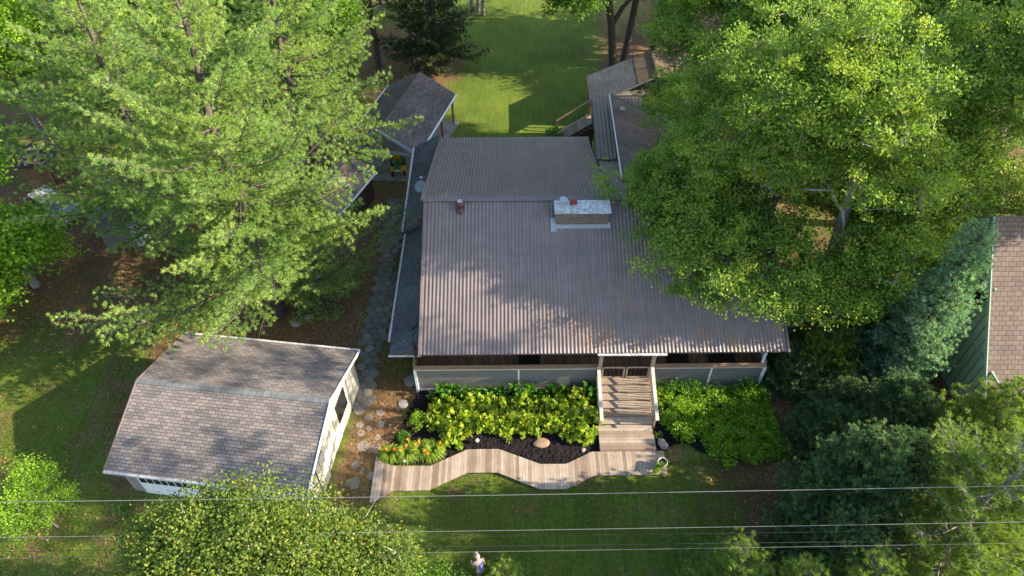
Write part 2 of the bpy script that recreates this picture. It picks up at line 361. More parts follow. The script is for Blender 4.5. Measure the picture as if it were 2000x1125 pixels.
def skeleton(tips, trunk, trunk_r, rng, tipr=.012, jit=.12, expo=2.3):
    """connect tips to a trunk polyline; returns segments and radii (pipe model)"""
    nodes = [np.array(p, float) for p in trunk]; par = [-1]+list(range(len(trunk)-1)); nt_ = len(trunk)
    base = nodes[0]; mid = np.array(trunk[min(1, nt_-1)])
    order = np.argsort(np.linalg.norm(tips-mid, axis=1)); leafn = []
    for i in order:
        p = tips[i]; P = np.array(nodes[1:]) if nt_ > 1 else np.array(nodes)
        dv = p-P; dist = np.linalg.norm(dv, axis=1); cost = dist+.35*np.maximum(0, P[:, 2]-p[2]+.15*dist)*2
        j = int(np.argmin(cost))+(1 if nt_ > 1 else 0); q = nodes[j]; L = dist[j-(1 if nt_ > 1 else 0)]
        k = max(1, int(L/.9)); last = j
        sag = rng.normal(0, jit, 3)*L*.5
        for s in range(1, k+1):
            t = s/k; pt = q+(p-q)*t+sag*math.sin(math.pi*t)+np.array([0, 0, .12*L*math.sin(math.pi*t)])
            nodes.append(pt); par.append(last); last = len(nodes)-1
        leafn.append(last)
    n_ = len(nodes); area = np.zeros(n_)
    for l in leafn: area[l] += 1
    for i in range(n_-1, 0, -1):
        if par[i] >= 0: area[par[i]] += max(area[i], .5)
    r = tipr*np.maximum(area, .6)**(1/expo)
    idx = [i for i in range(1, n_)]
    A = np.array([nodes[par[i]] for i in idx]); B = np.array([nodes[i] for i in idx])
    rb = np.array([r[i] for i in idx]); ra = np.array([min(r[par[i]], r[i]*1.35) for i in idx])
    tr0 = trunk_r
    for k_, i in enumerate(idx):
        if i < nt_:
            ra[k_] = tr0*(1-.75*(par[i]/max(1, nt_))); rb[k_] = tr0*(1-.75*(i/max(1, nt_)))
    return A, B, ra, rb
def lobes_pts(lobes, n_, rng, zmin=.8, fill=.45):
    vol = np.array([(l[3]*l[4]*l[5])**(2/3) for l in lobes]); vol /= vol.sum(); out = []
    which = rng.choice(len(lobes), n_, p=vol)
    d = unit(rng.normal(size=(n_, 3))); d[:, 2] = np.where(d[:, 2] < -.2, -d[:, 2]*.6, d[:, 2])
    rr = rng.uniform(fill, 1, n_)**.6
    L = np.array(lobes)[which]
    ph = rng.uniform(0, 6.28, 9); q = L[:, :3]*.35+d*3.1
    wob = 1+.17*(np.sin(q[:, 0]*1.9+ph[0])+np.sin(q[:, 1]*2.3+ph[1])*np.sin(q[:, 2]*1.7+ph[2])+np.sin((q[:, 0]+q[:, 1]-q[:, 2])*1.3+ph[3]))
    P = L[:, :3]+d*(rr*wob)[:, None]*L[:, 3:6]
    P = P[P[:, 2] > zmin]
    return P
def broadleaf(name, base, label, lobes, trunk, seed, ncl=300, per=90, leaf=.11, spread=(.45, .22), mat_='lf_maple', bark='bark_grey',
              tr=.25, group=None, cat='tree', zmin=.8, fill=.45, tipr=.012, jit=.12, droop=0., dead=0):
    rng = np.random.default_rng(seed); o = thing(name, base, label, cat, group)
    C = lobes_pts(lobes, ncl, rng, zmin, fill)
    A, B, ra, rb = skeleton(C, trunk, tr, rng, tipr, jit)
    if dead:
        k = rng.choice(len(C), dead); dv = rng.normal(size=(dead, 3))*.5+unit(C[k]-np.mean(C, 0))*.6
        A = np.vstack([A, C[k]]); B = np.vstack([B, C[k]+dv]); ra = np.r_[ra, np.full(dead, tipr*1.1)]; rb = np.r_[rb, np.full(dead, tipr*.4)]
    V, Q = tubes(A, B, ra, rb, 6); npmesh('trunk', V, Q, np.zeros(len(Q)), bark, o, smooth=True)
    n_ = len(C); sc = rng.uniform(.65, 1.35, n_)
    # every clump is a spray of a few twigs carrying leaves
    m_ = n_*per; ci = np.repeat(np.arange(n_), per)
    tw = 6; td = unit(rng.normal(size=(n_, tw, 3))*np.array([1, 1, .45])+unit(C-np.array(trunk[min(1, len(trunk)-1)]))[:, None]*.8)
    ti = rng.integers(0, tw, m_); tt = rng.uniform(.1, 1, m_)**.7
    D = td[ci, ti]
    off = D*(tt*spread[0]*2.0*sc[ci])[:, None]+rng.normal(size=(m_, 3))*np.array([spread[0], spread[0], spread[1]])*.42*sc[ci][:, None]
    off[:, 2] -= droop*tt*tt
    P = C[ci]+off
    nrm = unit(rng.normal(size=(m_, 3))*.75+np.array([.45, -.25, 1.0]))
    d = D+rng.normal(size=(m_, 3))*.7; d[:, 2] -= .25
    L = leaf*rng.uniform(.7, 1.3, m_); V, Q = leaf_quads(P, d, nrm, L, L*.72)
    cv = rng.uniform(.05, .85, n_); val = np.clip(cv[ci]+rng.normal(0, .11, m_), 0, .97)
    val[rng.random(m_) < .006] = 1
    npmesh('crown', V, Q, val, mat_, o)
    return o
def conifer(name, base, label, H, R, seed, z0=2., levels=18, per=5, mat_='lf_pine', bark='bark_pine', blade=(.15, .03), nb=9, prof=.8, rise=(.05, .9),
            twig=.36, tuft=.24, droop=.12, tr=.3, flat=.14, group=None, lean=(0, 0), bare=.25, gap=0., dead=0, cone=.9, shape=None, cat='tree', tl=.42, skip=None):
    rng = np.random.default_rng(seed); o = thing(name, base, label, cat, group)
    nb = nb+18; twig *= .72; tuft *= .8; blade = (blade[0]*1.2, blade[1]*.58); bare *= .35; cone *= .85
    tp = lambda z: np.array([lean[0]*z/H+.12*math.sin(z*.7+seed), lean[1]*z/H+.1*math.cos(z*.6+seed), z])
    segA, segB, rA, rB = [], [], [], []
    zz = np.linspace(0, H*.985, 16)
    for i in range(15):
        segA.append(tp(zz[i])); segB.append(tp(zz[i+1])); rA.append(tr*(1-zz[i]/H)**.8+.015); rB.append(tr*(1-zz[i+1]/H)**.8+.015)
    TP, TD, TV = [], [], []
    for li in range(levels):
        z = z0+(H*.97-z0)*(li/(levels-1))**1.0; fr = (z-z0)/(H-z0)
        rad = R*(shape(fr) if shape else (1-fr)**prof)
        k = max(3, int(round(per*(1-.3*fr)))); a0 = rng.uniform(0, 6.28)
        for bi in range(k):
            if rng.random() < gap: continue
            az = a0+bi*2*math.pi/k+rng.normal(0, .25); L = rad*rng.uniform(.6, 1.15)+.25
            if skip and skip(math.degrees(az) % 360, z): continue
            zb = z+rng.uniform(-.5, .5)*(H-z0)/levels; el = rise[0]+(rise[1]-rise[0])*fr**1.3+rng.normal(0, .08)
            d = np.array([math.cos(az)*math.cos(el), math.sin(az)*math.cos(el), math.sin(el)])
            side = np.array([-math.sin(az), math.cos(az), 0]); p0 = tp(max(.3, zb))
            ns = max(3, int(L/.5)); bend = rng.normal(0, .08)*L; pts = []
            for s in range(ns+1):
                t = s/ns; pts.append(p0+d*L*t+side*bend*t*t+np.array([0, 0, -droop*L*math.sin(math.pi*min(1, t*1.1))+.06*L*t*t]))
            r0 = .008+.009*L*(1 if tr > .15 else .6)
            for s in range(ns):
                segA.append(pts[s]); segB.append(pts[s+1]); rA.append(r0*(1-s/ns)+.006); rB.append(r0*(1-(s+1)/ns)+.006)
            nt_ = max(3, int(L*(1-bare)/twig*2))
            bv = rng.uniform(.25, .7); roll = rng.normal(0, .25)
            for q in range(nt_):
                t = bare+(1-bare)*(q+.5)/nt_; f_ = t*ns; i0 = min(ns-1, int(f_)); pb = pts[i0]+(pts[i0+1]-pts[i0])*(f_-i0)
                sg = 1 if q % 2 else -1; tlg = (tl*(1-t)*L+.35)*rng.uniform(.5, 1.2); tlg = min(tlg, 1.9)
                td = unit(d*.75+side*sg*rng.uniform(.6, 1.0)+np.array([0, 0, roll*sg+rng.normal(0, flat)]))
                kk = max(1, int(tlg/tuft))
                segA.append(pb); segB.append(pb+td*tlg); rA.append(.011); rB.append(.004)
                for h in range(kk):
                    TP.append(pb+td*tlg*(h+1)/kk+rng.normal(0, .05, 3)); TD.append(td+rng.normal(0, .3, 3)+np.array([0, 0, .25])); TV.append(bv)
            TP.append(pts[-1]); TD.append(d); TV.append(bv)
    TP.append(tp(H)); TD.append(np.array([0, 0, 1.])); TV.append(.6)
    for _ in range(dead):
        z = rng.uniform(z0*.3, z0+.45*(H-z0)); az = rng.uniform(0, 6.28); el = rng.normal(-.1, .2); L = rng.uniform(.25, .6)*R; p = tp(z)
        d = np.array([math.cos(az), math.sin(az), el]); prev = p
        for s in range(5):
            nx = prev+d*L/5+rng.normal(0, .06, 3); segA.append(prev); segB.append(nx); rA.append(.035*(1-s/6)); rB.append(.035*(1-(s+1)/6))
            if s > 1:
                for __ in range(2): segA.append(nx); segB.append(nx+unit(d+rng.normal(0, .6, 3))*rng.uniform(.3, .8)); rA.append(.012); rB.append(.004)
            prev = nx
    V, Q = tubes(segA, segB, rA, rB, 5); npmesh('trunk', V, Q, np.zeros(len(Q)), bark, o, smooth=True)
    TP = np.array(TP); TD = unit(np.array(TD)); TV = np.array(TV); m_ = len(TP)*nb; ti = np.repeat(np.arange(len(TP)), nb)
    dv = unit(TD[ti]+rng.normal(size=(m_, 3))*cone*.6); L = blade[0]*rng.uniform(.7, 1.25, m_)
    P = TP[ti]+dv*(L*.5)[:, None]; nrm = rng.normal(size=(m_, 3))*.7+np.array([.6, -.3, .9])
    V, Q = leaf_quads(P, dv, nrm, L, blade[1]*rng.uniform(.8, 1.3, m_))
    tv = np.clip(TV+rng.normal(0, .1, len(TP)), 0, 1); val = np.clip(tv[ti]+rng.normal(0, .13, m_), 0, .98); val[rng.random(m_) < .01] = 1
    npmesh('crown', V, Q, val, mat_, o)
    return o
#@@SETTING
# ------------------------------------------------------------------ ground
def ground():
    xs = np.concatenate([np.linspace(-260, -42, 16)[:-1], np.arange(-42, 42.01, .5), np.linspace(42, 260, 16)[1:]])
    ys = np.concatenate([np.linspace(-60, 2, 8)[:-1], np.arange(2, 72.01, .5), np.linspace(72, 320, 16)[1:]])
    X, Y = np.meshgrid(xs, ys); rng = np.random.default_rng(3)
    Z = np.zeros_like(X)
    for k in range(5):
        fx, fy, ph = rng.uniform(.15, .9), rng.uniform(.15, .9), rng.uniform(0, 6)
        Z += .012*np.sin(X*fx+ph)*np.cos(Y*fy+ph*2)
    soil = np.full_like(X, .42); lush = np.zeros_like(X)
    def blob(a, x, y, rx, ry, v, ang=0):
        c, s = math.cos(ang), math.sin(ang); dx, dy = X-x, Y-y; u, w_ = dx*c+dy*s, -dx*s+dy*c
        a += v*np.exp(-((u/rx)**2+(w_/ry)**2))
    # back lawn corridor, lush
    lush += np.clip(1-np.abs(X-.8)/7.5, 0, 1)*(Y > 38)*1.4; soil -= .75*np.clip(1.4-np.abs(X-.8)/6.0, 0, 1)*(Y > 38)
    blob(soil, -13, 25.5, 4.5, 3.2, .75); blob(soil, -11.5, 30, 3, 4, .5); blob(soil, -22, 36, 6, 6, .6); blob(soil, -30, 34, 4, 6, .9)
    blob(soil, -9.5, 23.5, 1.4, 2.0, .1); blob(soil, -19, 20, 3, 2, .2); blob(soil, -8, 34, 2, 3, .4); blob(soil, -22, 27, 3, 1.6, .3, .3)
    blob(soil, -12, 50, 7, 7, .9); blob(soil, -5, 57, 2.5, 5, .35); blob(soil, 18, 52, 9, 9, .9); blob(soil, 14.5, 14, 3, 4, .6); blob(soil, 17, 22, 5, 6, .7)
    blob(soil, -6.6, 19.5, 1.0, 2.5, .35); blob(soil, -7.2, 17, 1.2, 2.0, .3); blob(soil, 11.5, 13, 1, 2.0, .25)
    blob(soil, -20, 16.5, 5, 4, -.1); blob(soil, -21, 24, 5, 3, -.05); blob(soil, -24, 21, 4, 3, -.1); blob(soil, -17, 24, 2.5, 3, .25); blob(soil, -26, 26, 4, 3, .0); blob(lush, -22, 21, 6, 5, .35); blob(soil, 1, 12.5, 9, 2.6, -.2); blob(lush, 1, 13.5, 9, 1.6, .25)
    blob(soil, -14.5, 11.5, 1.6, 1.6, .6); blob(soil, -18.5, 17, .9, 2.8, .35, .3)
    ok = (Y > 72) | (np.abs(X) > 40); soil = np.where(ok, .9, soil)
    V = np.stack([X, Y, Z], -1).reshape(-1, 3); nx = len(xs); ny = len(ys)
    i = np.arange(nx-1)[None, :]+np.arange(ny-1)[:, None]*nx; Q = np.stack([i, i+1, i+nx+1, i+nx], -1).reshape(-1, 4)
    o = npmesh('ground', V, Q, np.zeros(len(Q)), 'ground', smooth=True); tag(o, kind='structure')
    for nm, arr in (('soil', soil), ('lush', lush)):
        a = o.data.attributes.new(nm, 'FLOAT', 'POINT'); a.data.foreach_set('value', np.clip(arr, 0, 2).astype(np.float32).ravel())
    def grass(name, x0, x1, y0, y1, n_, h, wd, seed, keep=None):
        rng = np.random.default_rng(seed); x = rng.uniform(x0, x1, n_); y = rng.uniform(y0, y1, n_)
        i = np.clip(np.searchsorted(xs, x), 0, len(xs)-1); j = np.clip(np.searchsorted(ys, y), 0, len(ys)-1)
        pt = .5+.25*np.sin(x*1.7+2*np.sin(y*.9))+.25*np.sin(y*2.1+2*np.sin(x*1.3)); ok = rng.random(n_) < np.clip(1.25-soil[j, i]*1.1+(pt-.5)*.9, .03, 1)
        ok &= ~((x > -17.9) & (x < -7.9) & (y > 14.3+(x+17)*-.14) & (y < 22)) & ~((y > WLOW(x)) & (y < 21) & (x > -6.7) & (x < 7.3)) & ~((y > 16.6) & (x > -5.4) & (x < 13))
        if keep is not None: ok &= keep(x, y)
        pt = np.clip(pt*.6+.4*(.5+.5*np.sin(x*.7+3*np.sin(y*.31)+1.3*np.sin(x*.23-y*.5))), 0, 1)
        x, y, pt = x[ok], y[ok], pt[ok]; m_ = len(x); P = np.stack([x, y, np.full(m_, h*.45)], 1)
        d = rng.normal(0, .55, (m_, 3)); d[:, 2] = 1; L = h*rng.uniform(.6, 1.4, m_); V, Q = leaf_quads(P, d, rng.normal(size=(m_, 3)), L, wd*rng.uniform(.7, 1.3, m_))
        tag(npmesh(name, V, Q, np.clip(.1+.7*pt+rng.normal(0, .18, m_), 0, 1), 'grass'), kind='stuff')
    WLOW = lambda x: np.interp(x, [-6.5, -5.67, -3.94, -2.21, -.77, 1.21, 2.44, 3.79, 7.18], [14.6, 15.1, 15.1, 16, 16, 15.1, 15.1, 15.8, 15.8])
    grass('lawn_grass', -8, 13, 8, 17.3, 150000, .075, .016, 1)
    grass('yard_grass', -32, -6.3, 8.5, 31, 170000, .085, .022, 2)
    rng = np.random.default_rng(77); n_ = 90000; x = np.concatenate([rng.uniform(-33, -5.2, n_), rng.uniform(9, 22, 12000)]); y = np.concatenate([rng.uniform(9, 40, n_), rng.uniform(10, 24, 12000)])
    i = np.clip(np.searchsorted(xs, x), 0, len(xs)-1); j = np.clip(np.searchsorted(ys, y), 0, len(ys)-1)
    ok = (rng.random(len(x)) < np.clip(soil[j, i]-.15, .03, 1)) & ~((x > -17.9) & (x < -7.9) & (y > 14.3) & (y < 22.5)) & ~((x > 7.3) & (x < 13) & (y > 16.5)) & ~((x > -8.4) & (x < -6.9) & (y > 19.8) & (y < 37))
    x, y = x[ok], y[ok]; m_ = len(x); d = rng.normal(size=(m_, 3)); d[:, 2] *= .12; L = rng.uniform(.05, .17, m_)
    V, Q = leaf_quads(np.stack([x, y, np.full(m_, .035)], 1), d, np.tile([[.1, 0, 1.]], (m_, 1))+rng.normal(0, .25, (m_, 3)), L, L*rng.uniform(.15, .5, m_))
    tag(npmesh('leaf_litter', V, Q, rng.random(m_), 'litter'), kind='stuff')
    grass('back_lawn_grass', -6, 7.5, 38.8, 68, 120000, .10, .035, 3, keep=lambda x, y: (x > -3.2) & (x < 5.3+.04*(y-38)))
ground()

WT = [(-6.56, 16.95), (-5.75, 16.42), (-3.96, 16.39), (-2.21, 17.26), (-.71, 17.27), (1.26, 16.45), (2.49, 16.44), (3.75, 17.08), (7.19, 17.08)]
WB = [(-6.5, 14.62), (-6.16, 14.72), (-5.67, 15.13), (-3.94, 15.17), (-2.21, 16.03), (-.77, 16.04), (1.21, 15.17), (2.44, 15.18), (3.79, 15.84), (7.18, 15.86)]
rg = random.Random(5)
def interp(P, x): return float(np.interp(x, [p[0] for p in P], [p[1] for p in P]))
# boardwalk
t = thing('boardwalk', (0, 16, 0), 'winding weathered grey-tan plank boardwalk between the flower bed and the front lawn', 'boardwalk')
b = MB(); x = -6.55
while x < 7.15:
    x1 = min(x+.138, 7.18); y = lambda X: (interp(WB, X)-rg.uniform(0, .012), interp(WT, X)); (a0, a1), (b0, b1) = y(x), y(x1)
    b.hexa([(x, a0, .10), (x1, b0, .10), (x1, b1, .10), (x, a1, .10), (x, a0, .15), (x1, b0, .15), (x1, b1, .15), (x, a1, .15)], rg.random()*.8+.1*(x > 3)); x += .145
b.build('deck_board_surface', 'deck', t)
b = MB()
for P, off in ((WB, .05), (WT, -.05)):
    for p, q in zip(P[:-1], P[1:]): b.bar((p[0], p[1]+off, .05), (q[0], q[1]+off, .05), .04, .095)
b.build('side_joist', 'wood_dark', t)

# mulch beds, slightly mounded
def bed(name, poly, seed, h=.07):
    rng = np.random.default_rng(seed); P = np.array(poly); x0, y0 = P.min(0); x1, y1 = P.max(0)
    def inside(x, y):
        c = False; j = len(poly)-1
        for i in range(len(poly)):
            if (poly[i][1] > y) != (poly[j][1] > y) and x < (poly[j][0]-poly[i][0])*(y-poly[i][1])/(poly[j][1]-poly[i][1])+poly[i][0]: c = not c
            j = i
        return c
    s = .09; nx = int((x1-x0)/s)+1; ny = int((y1-y0)/s)+1; mb = MB(); idx = {}
    for i in range(nx):
        for j in range(ny):
            x, y = x0+i*s, y0+j*s
            if inside(x, y): idx[i, j] = len(mb.v); mb.v.append((x+rng.normal(0, .02), y+rng.normal(0, .02), h+rng.uniform(-.025, .045)))
    for (i, j) in list(idx):
        k = [(i, j), (i+1, j), (i+1, j+1), (i, j+1)]
        if all(q in idx for q in k): mb.f.append(tuple(idx[q] for q in k)); mb.c.append(.5)
    tag(mb.build(name, 'mulch'), kind='structure')
bed('mulch_bed', [(-6.5, 16.95), (-5.8, 16.45), (-3.95, 16.42), (-2.2, 17.28), (-.7, 17.3), (1.25, 16.5), (2.5, 16.48), (3.75, 17.1), (4.12, 17.1), (4.12, 20.75), (-4.9, 20.75), (-5.3, 19.7), (-5.5, 18.6)], 1)
bed('mulch_bed', [(6.85, 17.12), (7.4, 17.2), (8.2, 17.6), (8.9, 17.0), (9.6, 16.9), (11.5, 17.6), (12.6, 19), (12.6, 20.7), (6.95, 20.7)], 2)

# hexagonal paver path then flagstones
def pavers():
    rng = random.Random(8); mb = MB()
    cx = [(36.6, -7.5), (32, -7.6), (28.3, -7.4), (24.7, -7.58), (22.2, -7.6), (20, -7.55)]
    R = .27; row = 0; y = 19.9
    while y < 36.6:
        xc = float(np.interp(y, [c[0] for c in cx][::-1], [c[1] for c in cx][::-1])); n_ = 3 if 24 < y < 29.5 or y > 31 else 2
        for k in range(n_):
            px = xc+(k-(n_-1)/2)*R*1.78+(R*.87 if row % 2 else 0)-.2+rng.uniform(-.02, .02)
            a0 = math.pi/6+rng.uniform(-.06, .06); z = .035+rng.uniform(-.008, .012)
            mb.prism([(px+R*.97*math.cos(a0+i*math.pi/3), y+R*.97*math.sin(a0+i*math.pi/3)) for i in range(6)], -.02, z, rng.random()*.7)
        y += R*1.52; row += 1
    tag(mb.build('paver_path', 'pavers', bevel=.012), kind='structure')
    mb = MB(); rng = random.Random(4); done = []
    for _ in range(1500):
        y = rng.uniform(15.6, 19.8); x = -7.35+(19.8-y)*.12+rng.uniform(-.68, .68); r = rng.uniform(.2, .42)
        if all(math.hypot(x-a, y-c) > (r+q)*.9 for a, c, q in done):
            done.append((x, y, r)); n_ = rng.randint(5, 7); a0 = rng.uniform(0, 6)
            mb.prism([(x+r*rng.uniform(.68, 1.05)*math.cos(a0+i*2*math.pi/n_), y+r*rng.uniform(.68, 1.05)*math.sin(a0+i*2*math.pi/n_)) for i in range(n_)], -.02, .03+rng.uniform(-.005, .012), .75+rng.random()*.25)
    tag(mb.build('flagstone_path', 'pavers', bevel=.015), kind='structure')
pavers()
tag(MB().prism([(-11.6, 38.7), (-6.4, 38.3), (-3.9, 45.8), (-9.4, 47)], -.02, .05).build('concrete_slab', 'concrete'), kind='structure')

# ------------------------------------------------------------------ main house
def rectwall(mb, x0, x1, y0, y1, z0, z1): return mb.box(x0, x1, y0, y1, z0, z1)
def ribbed(x0, x1, prof, period=.185, amp=.03, step=.5, lip=.012, clip=None):
    """corrugated tile-profile sheet: prof = [(Y,z),...] along the slope"""
    ss = 6; nx = int((x1-x0)/period*ss); xs = np.linspace(x0, x1, nx+1); wv = amp*np.cos(2*np.pi*(xs-x0)/period)
    wv = np.where(wv > 0, wv, wv*.35)
    rows = []
    for (ya, za), (yb, zb) in zip(prof[:-1], prof[1:]):
        L = math.hypot(yb-ya, zb-za); k = max(1, round(L/step)); nY, nZ = -(zb-za)/L, (yb-ya)/L
        if nZ < 0: nY, nZ = -nY, -nZ
        for i in range(k):
            for tt, li in ((i/k, 0), ((i+1)/k-.001, lip)): rows.append((ya+(yb-ya)*tt, za+(zb-za)*tt, nY, nZ, li))
    V = np.zeros((len(rows), nx+1, 3))
    for j, (yy, z_, nY, nZ, li) in enumerate(rows):
        V[j, :, 0] = xs; V[j, :, 1] = yy+nY*(wv+li); V[j, :, 2] = z_+nZ*(wv+li)
    nr = len(rows); i = np.arange(nx)[None, :]+np.arange(nr-1)[:, None]*(nx+1)
    return V.reshape(-1, 3), np.stack([i, i+1, i+nx+2, i+nx+1], -1).reshape(-1, 4)
HX, HY = -4.4, 20.3
house = thing('house', (HX, HY, 0), 'long low house with a ribbed brown metal roof and wide covered front porch', 'house')
def hribbed(name, *a, material='metal_roof', **k):
    V, Q = ribbed(*a, **k); return npmesh(name, V-np.array([HX, HY, 0]), Q, np.zeros(len(Q)), material, house, smooth=True)
rf = hribbed('roof', -4.4, 13.1, [(27.7, 7.0), (20.32, 3.6)])
rb_ = hribbed('roof', -4.55, 5.15, [(27.7, 7.0), (36.9, 3.75), (38.6, 3.4)])
hribbed('roof', 5.15, 13.1, [(27.7, 7.0), (33.8, 4.95)])
b = MB(); b.bar((-4.5, 27.7, 7.03), (13.15, 27.7, 7.03), .34, .05); b.build('ridge_cap', 'roof_trim', house)
b = MB(); b.bar((-4.42, 27.7, 6.99), (-4.42, 20.3, 3.58), .12, .14); b.build('rake_trim', 'roof_trim', house)
b = MB(); b.bar((-4.6, 27.7, 6.99), (-4.6, 38.6, 3.4), .12, .12); b.build('rake_trim', 'roof_trim', house)
b = MB(); b.bar((13.12, 27.7, 6.99), (13.12, 20.3, 3.58), .12, .14); b.build('rake_trim', 'roof_trim', house)
b = MB(); b.box(-4.3, 12.9, 20.5, 20.56, 3.3, 3.5); b.build('fascia', 'roof_trim', house)
# body walls
b = MB(); b.box(-4.2, 12.9, 24.0, 24.15, .9, 4.9); b.build('front_wall', 'skirting', house)
b = MB(); b.add([(-4.25, 24, 0), (-4.25, 38.2, 0), (-4.25, 38.2, 3.3), (-4.25, 27.7, 6.8), (-4.25, 24, 5.1)], [(0, 1, 2, 3, 4)]); b.box(-4.3, 5, 38.0, 38.15, 0, 3.3); b.build('side_wall', 'skirting', house)
b = MB(); b.add([(12.9, 24, 0), (12.9, 33.5, 0), (12.9, 33.5, 4.9), (12.9, 27.7, 6.8), (12.9, 24, 5.1)], [(4, 3, 2, 1, 0)]); b.build('side_wall', 'skirting', house)
# left lean-to roof with shingles, hip at the front
b = MB(); b.add([(-6.15, 22.0, 2.6), (-4.45, 20.9, 3.3), (-4.45, 30.2, 3.5), (-6.15, 30.2, 2.6)], [(0, 1, 2, 3)])
b.add([(-6.15, 22.0, 2.6), (-6.0, 21.15, 2.6), (-4.45, 21.15, 2.6), (-4.45, 20.9, 3.3)], [(0, 1, 2, 3)])
b.add([(-6.1, 21.1, 2.66), (-4.3, 21.1, 2.66), (-4.3, 22.4, 3.4), (-5.7, 22.0, 2.95)], [(0, 1, 2, 3)])
b.build('lower_roof', 'shingle_dark', house)
b = MB(); b.add([(-6.3, 30.0, 2.75), (-4.45, 30.0, 3.75), (-4.7, 38.5, 3.75), (-6.4, 38.5, 2.75)], [(0, 1, 2, 3)])
b.add([(-6.3, 30.0, 2.75), (-6.3, 30.0, 2.6), (-4.45, 30.0, 3.4), (-4.45, 30.0, 3.75)], [(0, 1, 2, 3)])
b.build('lower_roof', 'shingle_dark', house)
b = MB(); b.bar((-6.02, 21.3, 2.7), (-4.62, 22.9, 3.42), .3, .04); b.build('hip_cap', 'shingle_dark', house)
for a, c in (((-6.2, 22.0, 2.58), (-6.2, 30.1, 2.58)), ((-6.36, 30.1, 2.73), (-6.46, 38.5, 2.73))):
    b = MB(); b.bar(a, c, .1, .1); b.build('gutter', 'white_dirty', house)
b = MB(); b.bar((-6.12, 21.08, 2.56), (-4.5, 21.08, 2.56), .06, .1); b.build('gutter', 'white_dirty', house)
b = MB(); b.box(-5.9, -4.5, 24.1, 38.2, 0, 2.55); b.build('side_wall', 'skirting', house)
# porch
b = MB(); x = -4.85
while x < 12.55:
    b.box(x, x+.135, 20.86, 24.0, 1.04, 1.08, rg.random()); x += .142
b.build('porch_floor', 'deck_brown', house)
for nm, (xa, xb) in (('left', (-4.92, 4.2)), ('right', (6.98, 12.6))):
    b = MB(); b.box(xa, xb, 20.78, 20.84, .28, 1.84); b.build('porch_skirting', 'skirting', house)
    b = MB(); b.box(xa-.03, xb+.03, 20.7, 20.95, 1.88, 1.93, .3); b.box(xa, xb, 20.84, 20.9, 1.1, 1.88); b.build('rail_cap', 'wood_cap', house)
    b = MB(); b.box(xa-.02, xb+.02, 20.72, 20.775, 1.82, 1.875)
    if nm == 'left': b.box(xa-.03, xa+.1, 20.70, 20.80, 0, 1.82); b.box(.25, .33, 20.74, 20.79, .28, 1.82)
    else: b.box(xb-.1, xb+.03, 20.70, 20.80, 0, 1.82); b.box(9.9, 9.98, 20.74, 20.79, .28, 1.82)
    b.build('white_trim', 'white', house)
    b = MB(); x = xa+.05
    while x < xb-.3:
        for s in (1, -1): b.bar((x if s > 0 else x+.26, 20.80, .02), (x+.26 if s > 0 else x, 20.80, .27), .03, .015, (0, 1, 0))
        x += .13
    b.build('lattice', 'white', house)
b = MB(); b.box(-4.95, -4.89, 20.85, 24, .28, 1.84); b.build('porch_skirting', 'skirting', house)
b = MB(); b.box(12.6, 12.66, 20.85, 24, .28, 1.84); b.build('porch_skirting', 'skirting', house)
MB().box(-5.0, -4.85, 20.96, 24, 1.88, 1.93).build('rail_cap', 'wood_cap', house); MB().box(12.55, 12.7, 20.96, 24, 1.88, 1.93).build('rail_cap', 'wood_cap', house)
for x in (-4.75, -1.02, 1.46, 9.18, 12.45):
    b = MB(); b.box(x-.05, x+.05, 20.93, 21.03, 1.05, 3.75); b.build('porch_post', 'wood_dark' if x < 12 else 'white', house)
for xa, xb in ((.3, 1.4), (7.9, 9.1), (10.1, 11.5)):  # dark sheets standing in for shadows on the porch floor
    b = MB(); b.box(xa, xb, 21.2, 22.5, 1.085, 1.1); b.build('porch_shadow_sheet', 'dark_metal', house)
for x in (4.33, 6.92):
    b = MB(); b.box(x-.09, x+.09, 20.66, 20.84, .1, 3.3); b.build('entry_post', 'wood_new', house, bevel=.008)
b = MB(); b.slab([(4.05, 20.25, 3.52), (7.35, 20.22, 3.52), (7.35, 20.7, 3.62), (4.05, 20.7, 3.62)], .07); b.build('entry_trim', 'white_dirty', house)
b = MB(); b.box(4.4, 6.85, 20.7, 20.8, 3.2, 3.38); b.build('entry_beam', 'wood_orange', house)
# double gate
for xa, xb in ((4.45, 5.6), (5.66, 6.82)):
    b = MB(); b.box(xa, xb, 20.70, 20.75, 1.9, 1.98); b.box(xa, xb, 20.70, 20.75, 1.12, 1.2)
    for x in (xa, xb-.08): b.box(x, x+.08, 20.695, 20.755, 1.12, 1.98)
    b.build('gate', 'wood_new', house)
    b = MB(); k = xa+.22
    while k < xb-.1: b.box(k, k+.03, 20.71, 20.74, 1.2, 1.9); k += .2
    b.bar((xa+.08, 20.725, 1.22), (xa+.45, 20.725, 1.88), .03, .03, (0, 1, 0)); b.bar((xb-.08, 20.725, 1.22), (xb-.45, 20.725, 1.88), .03, .03, (0, 1, 0))
    b.build('gate_spindle', 'dark_metal', house)
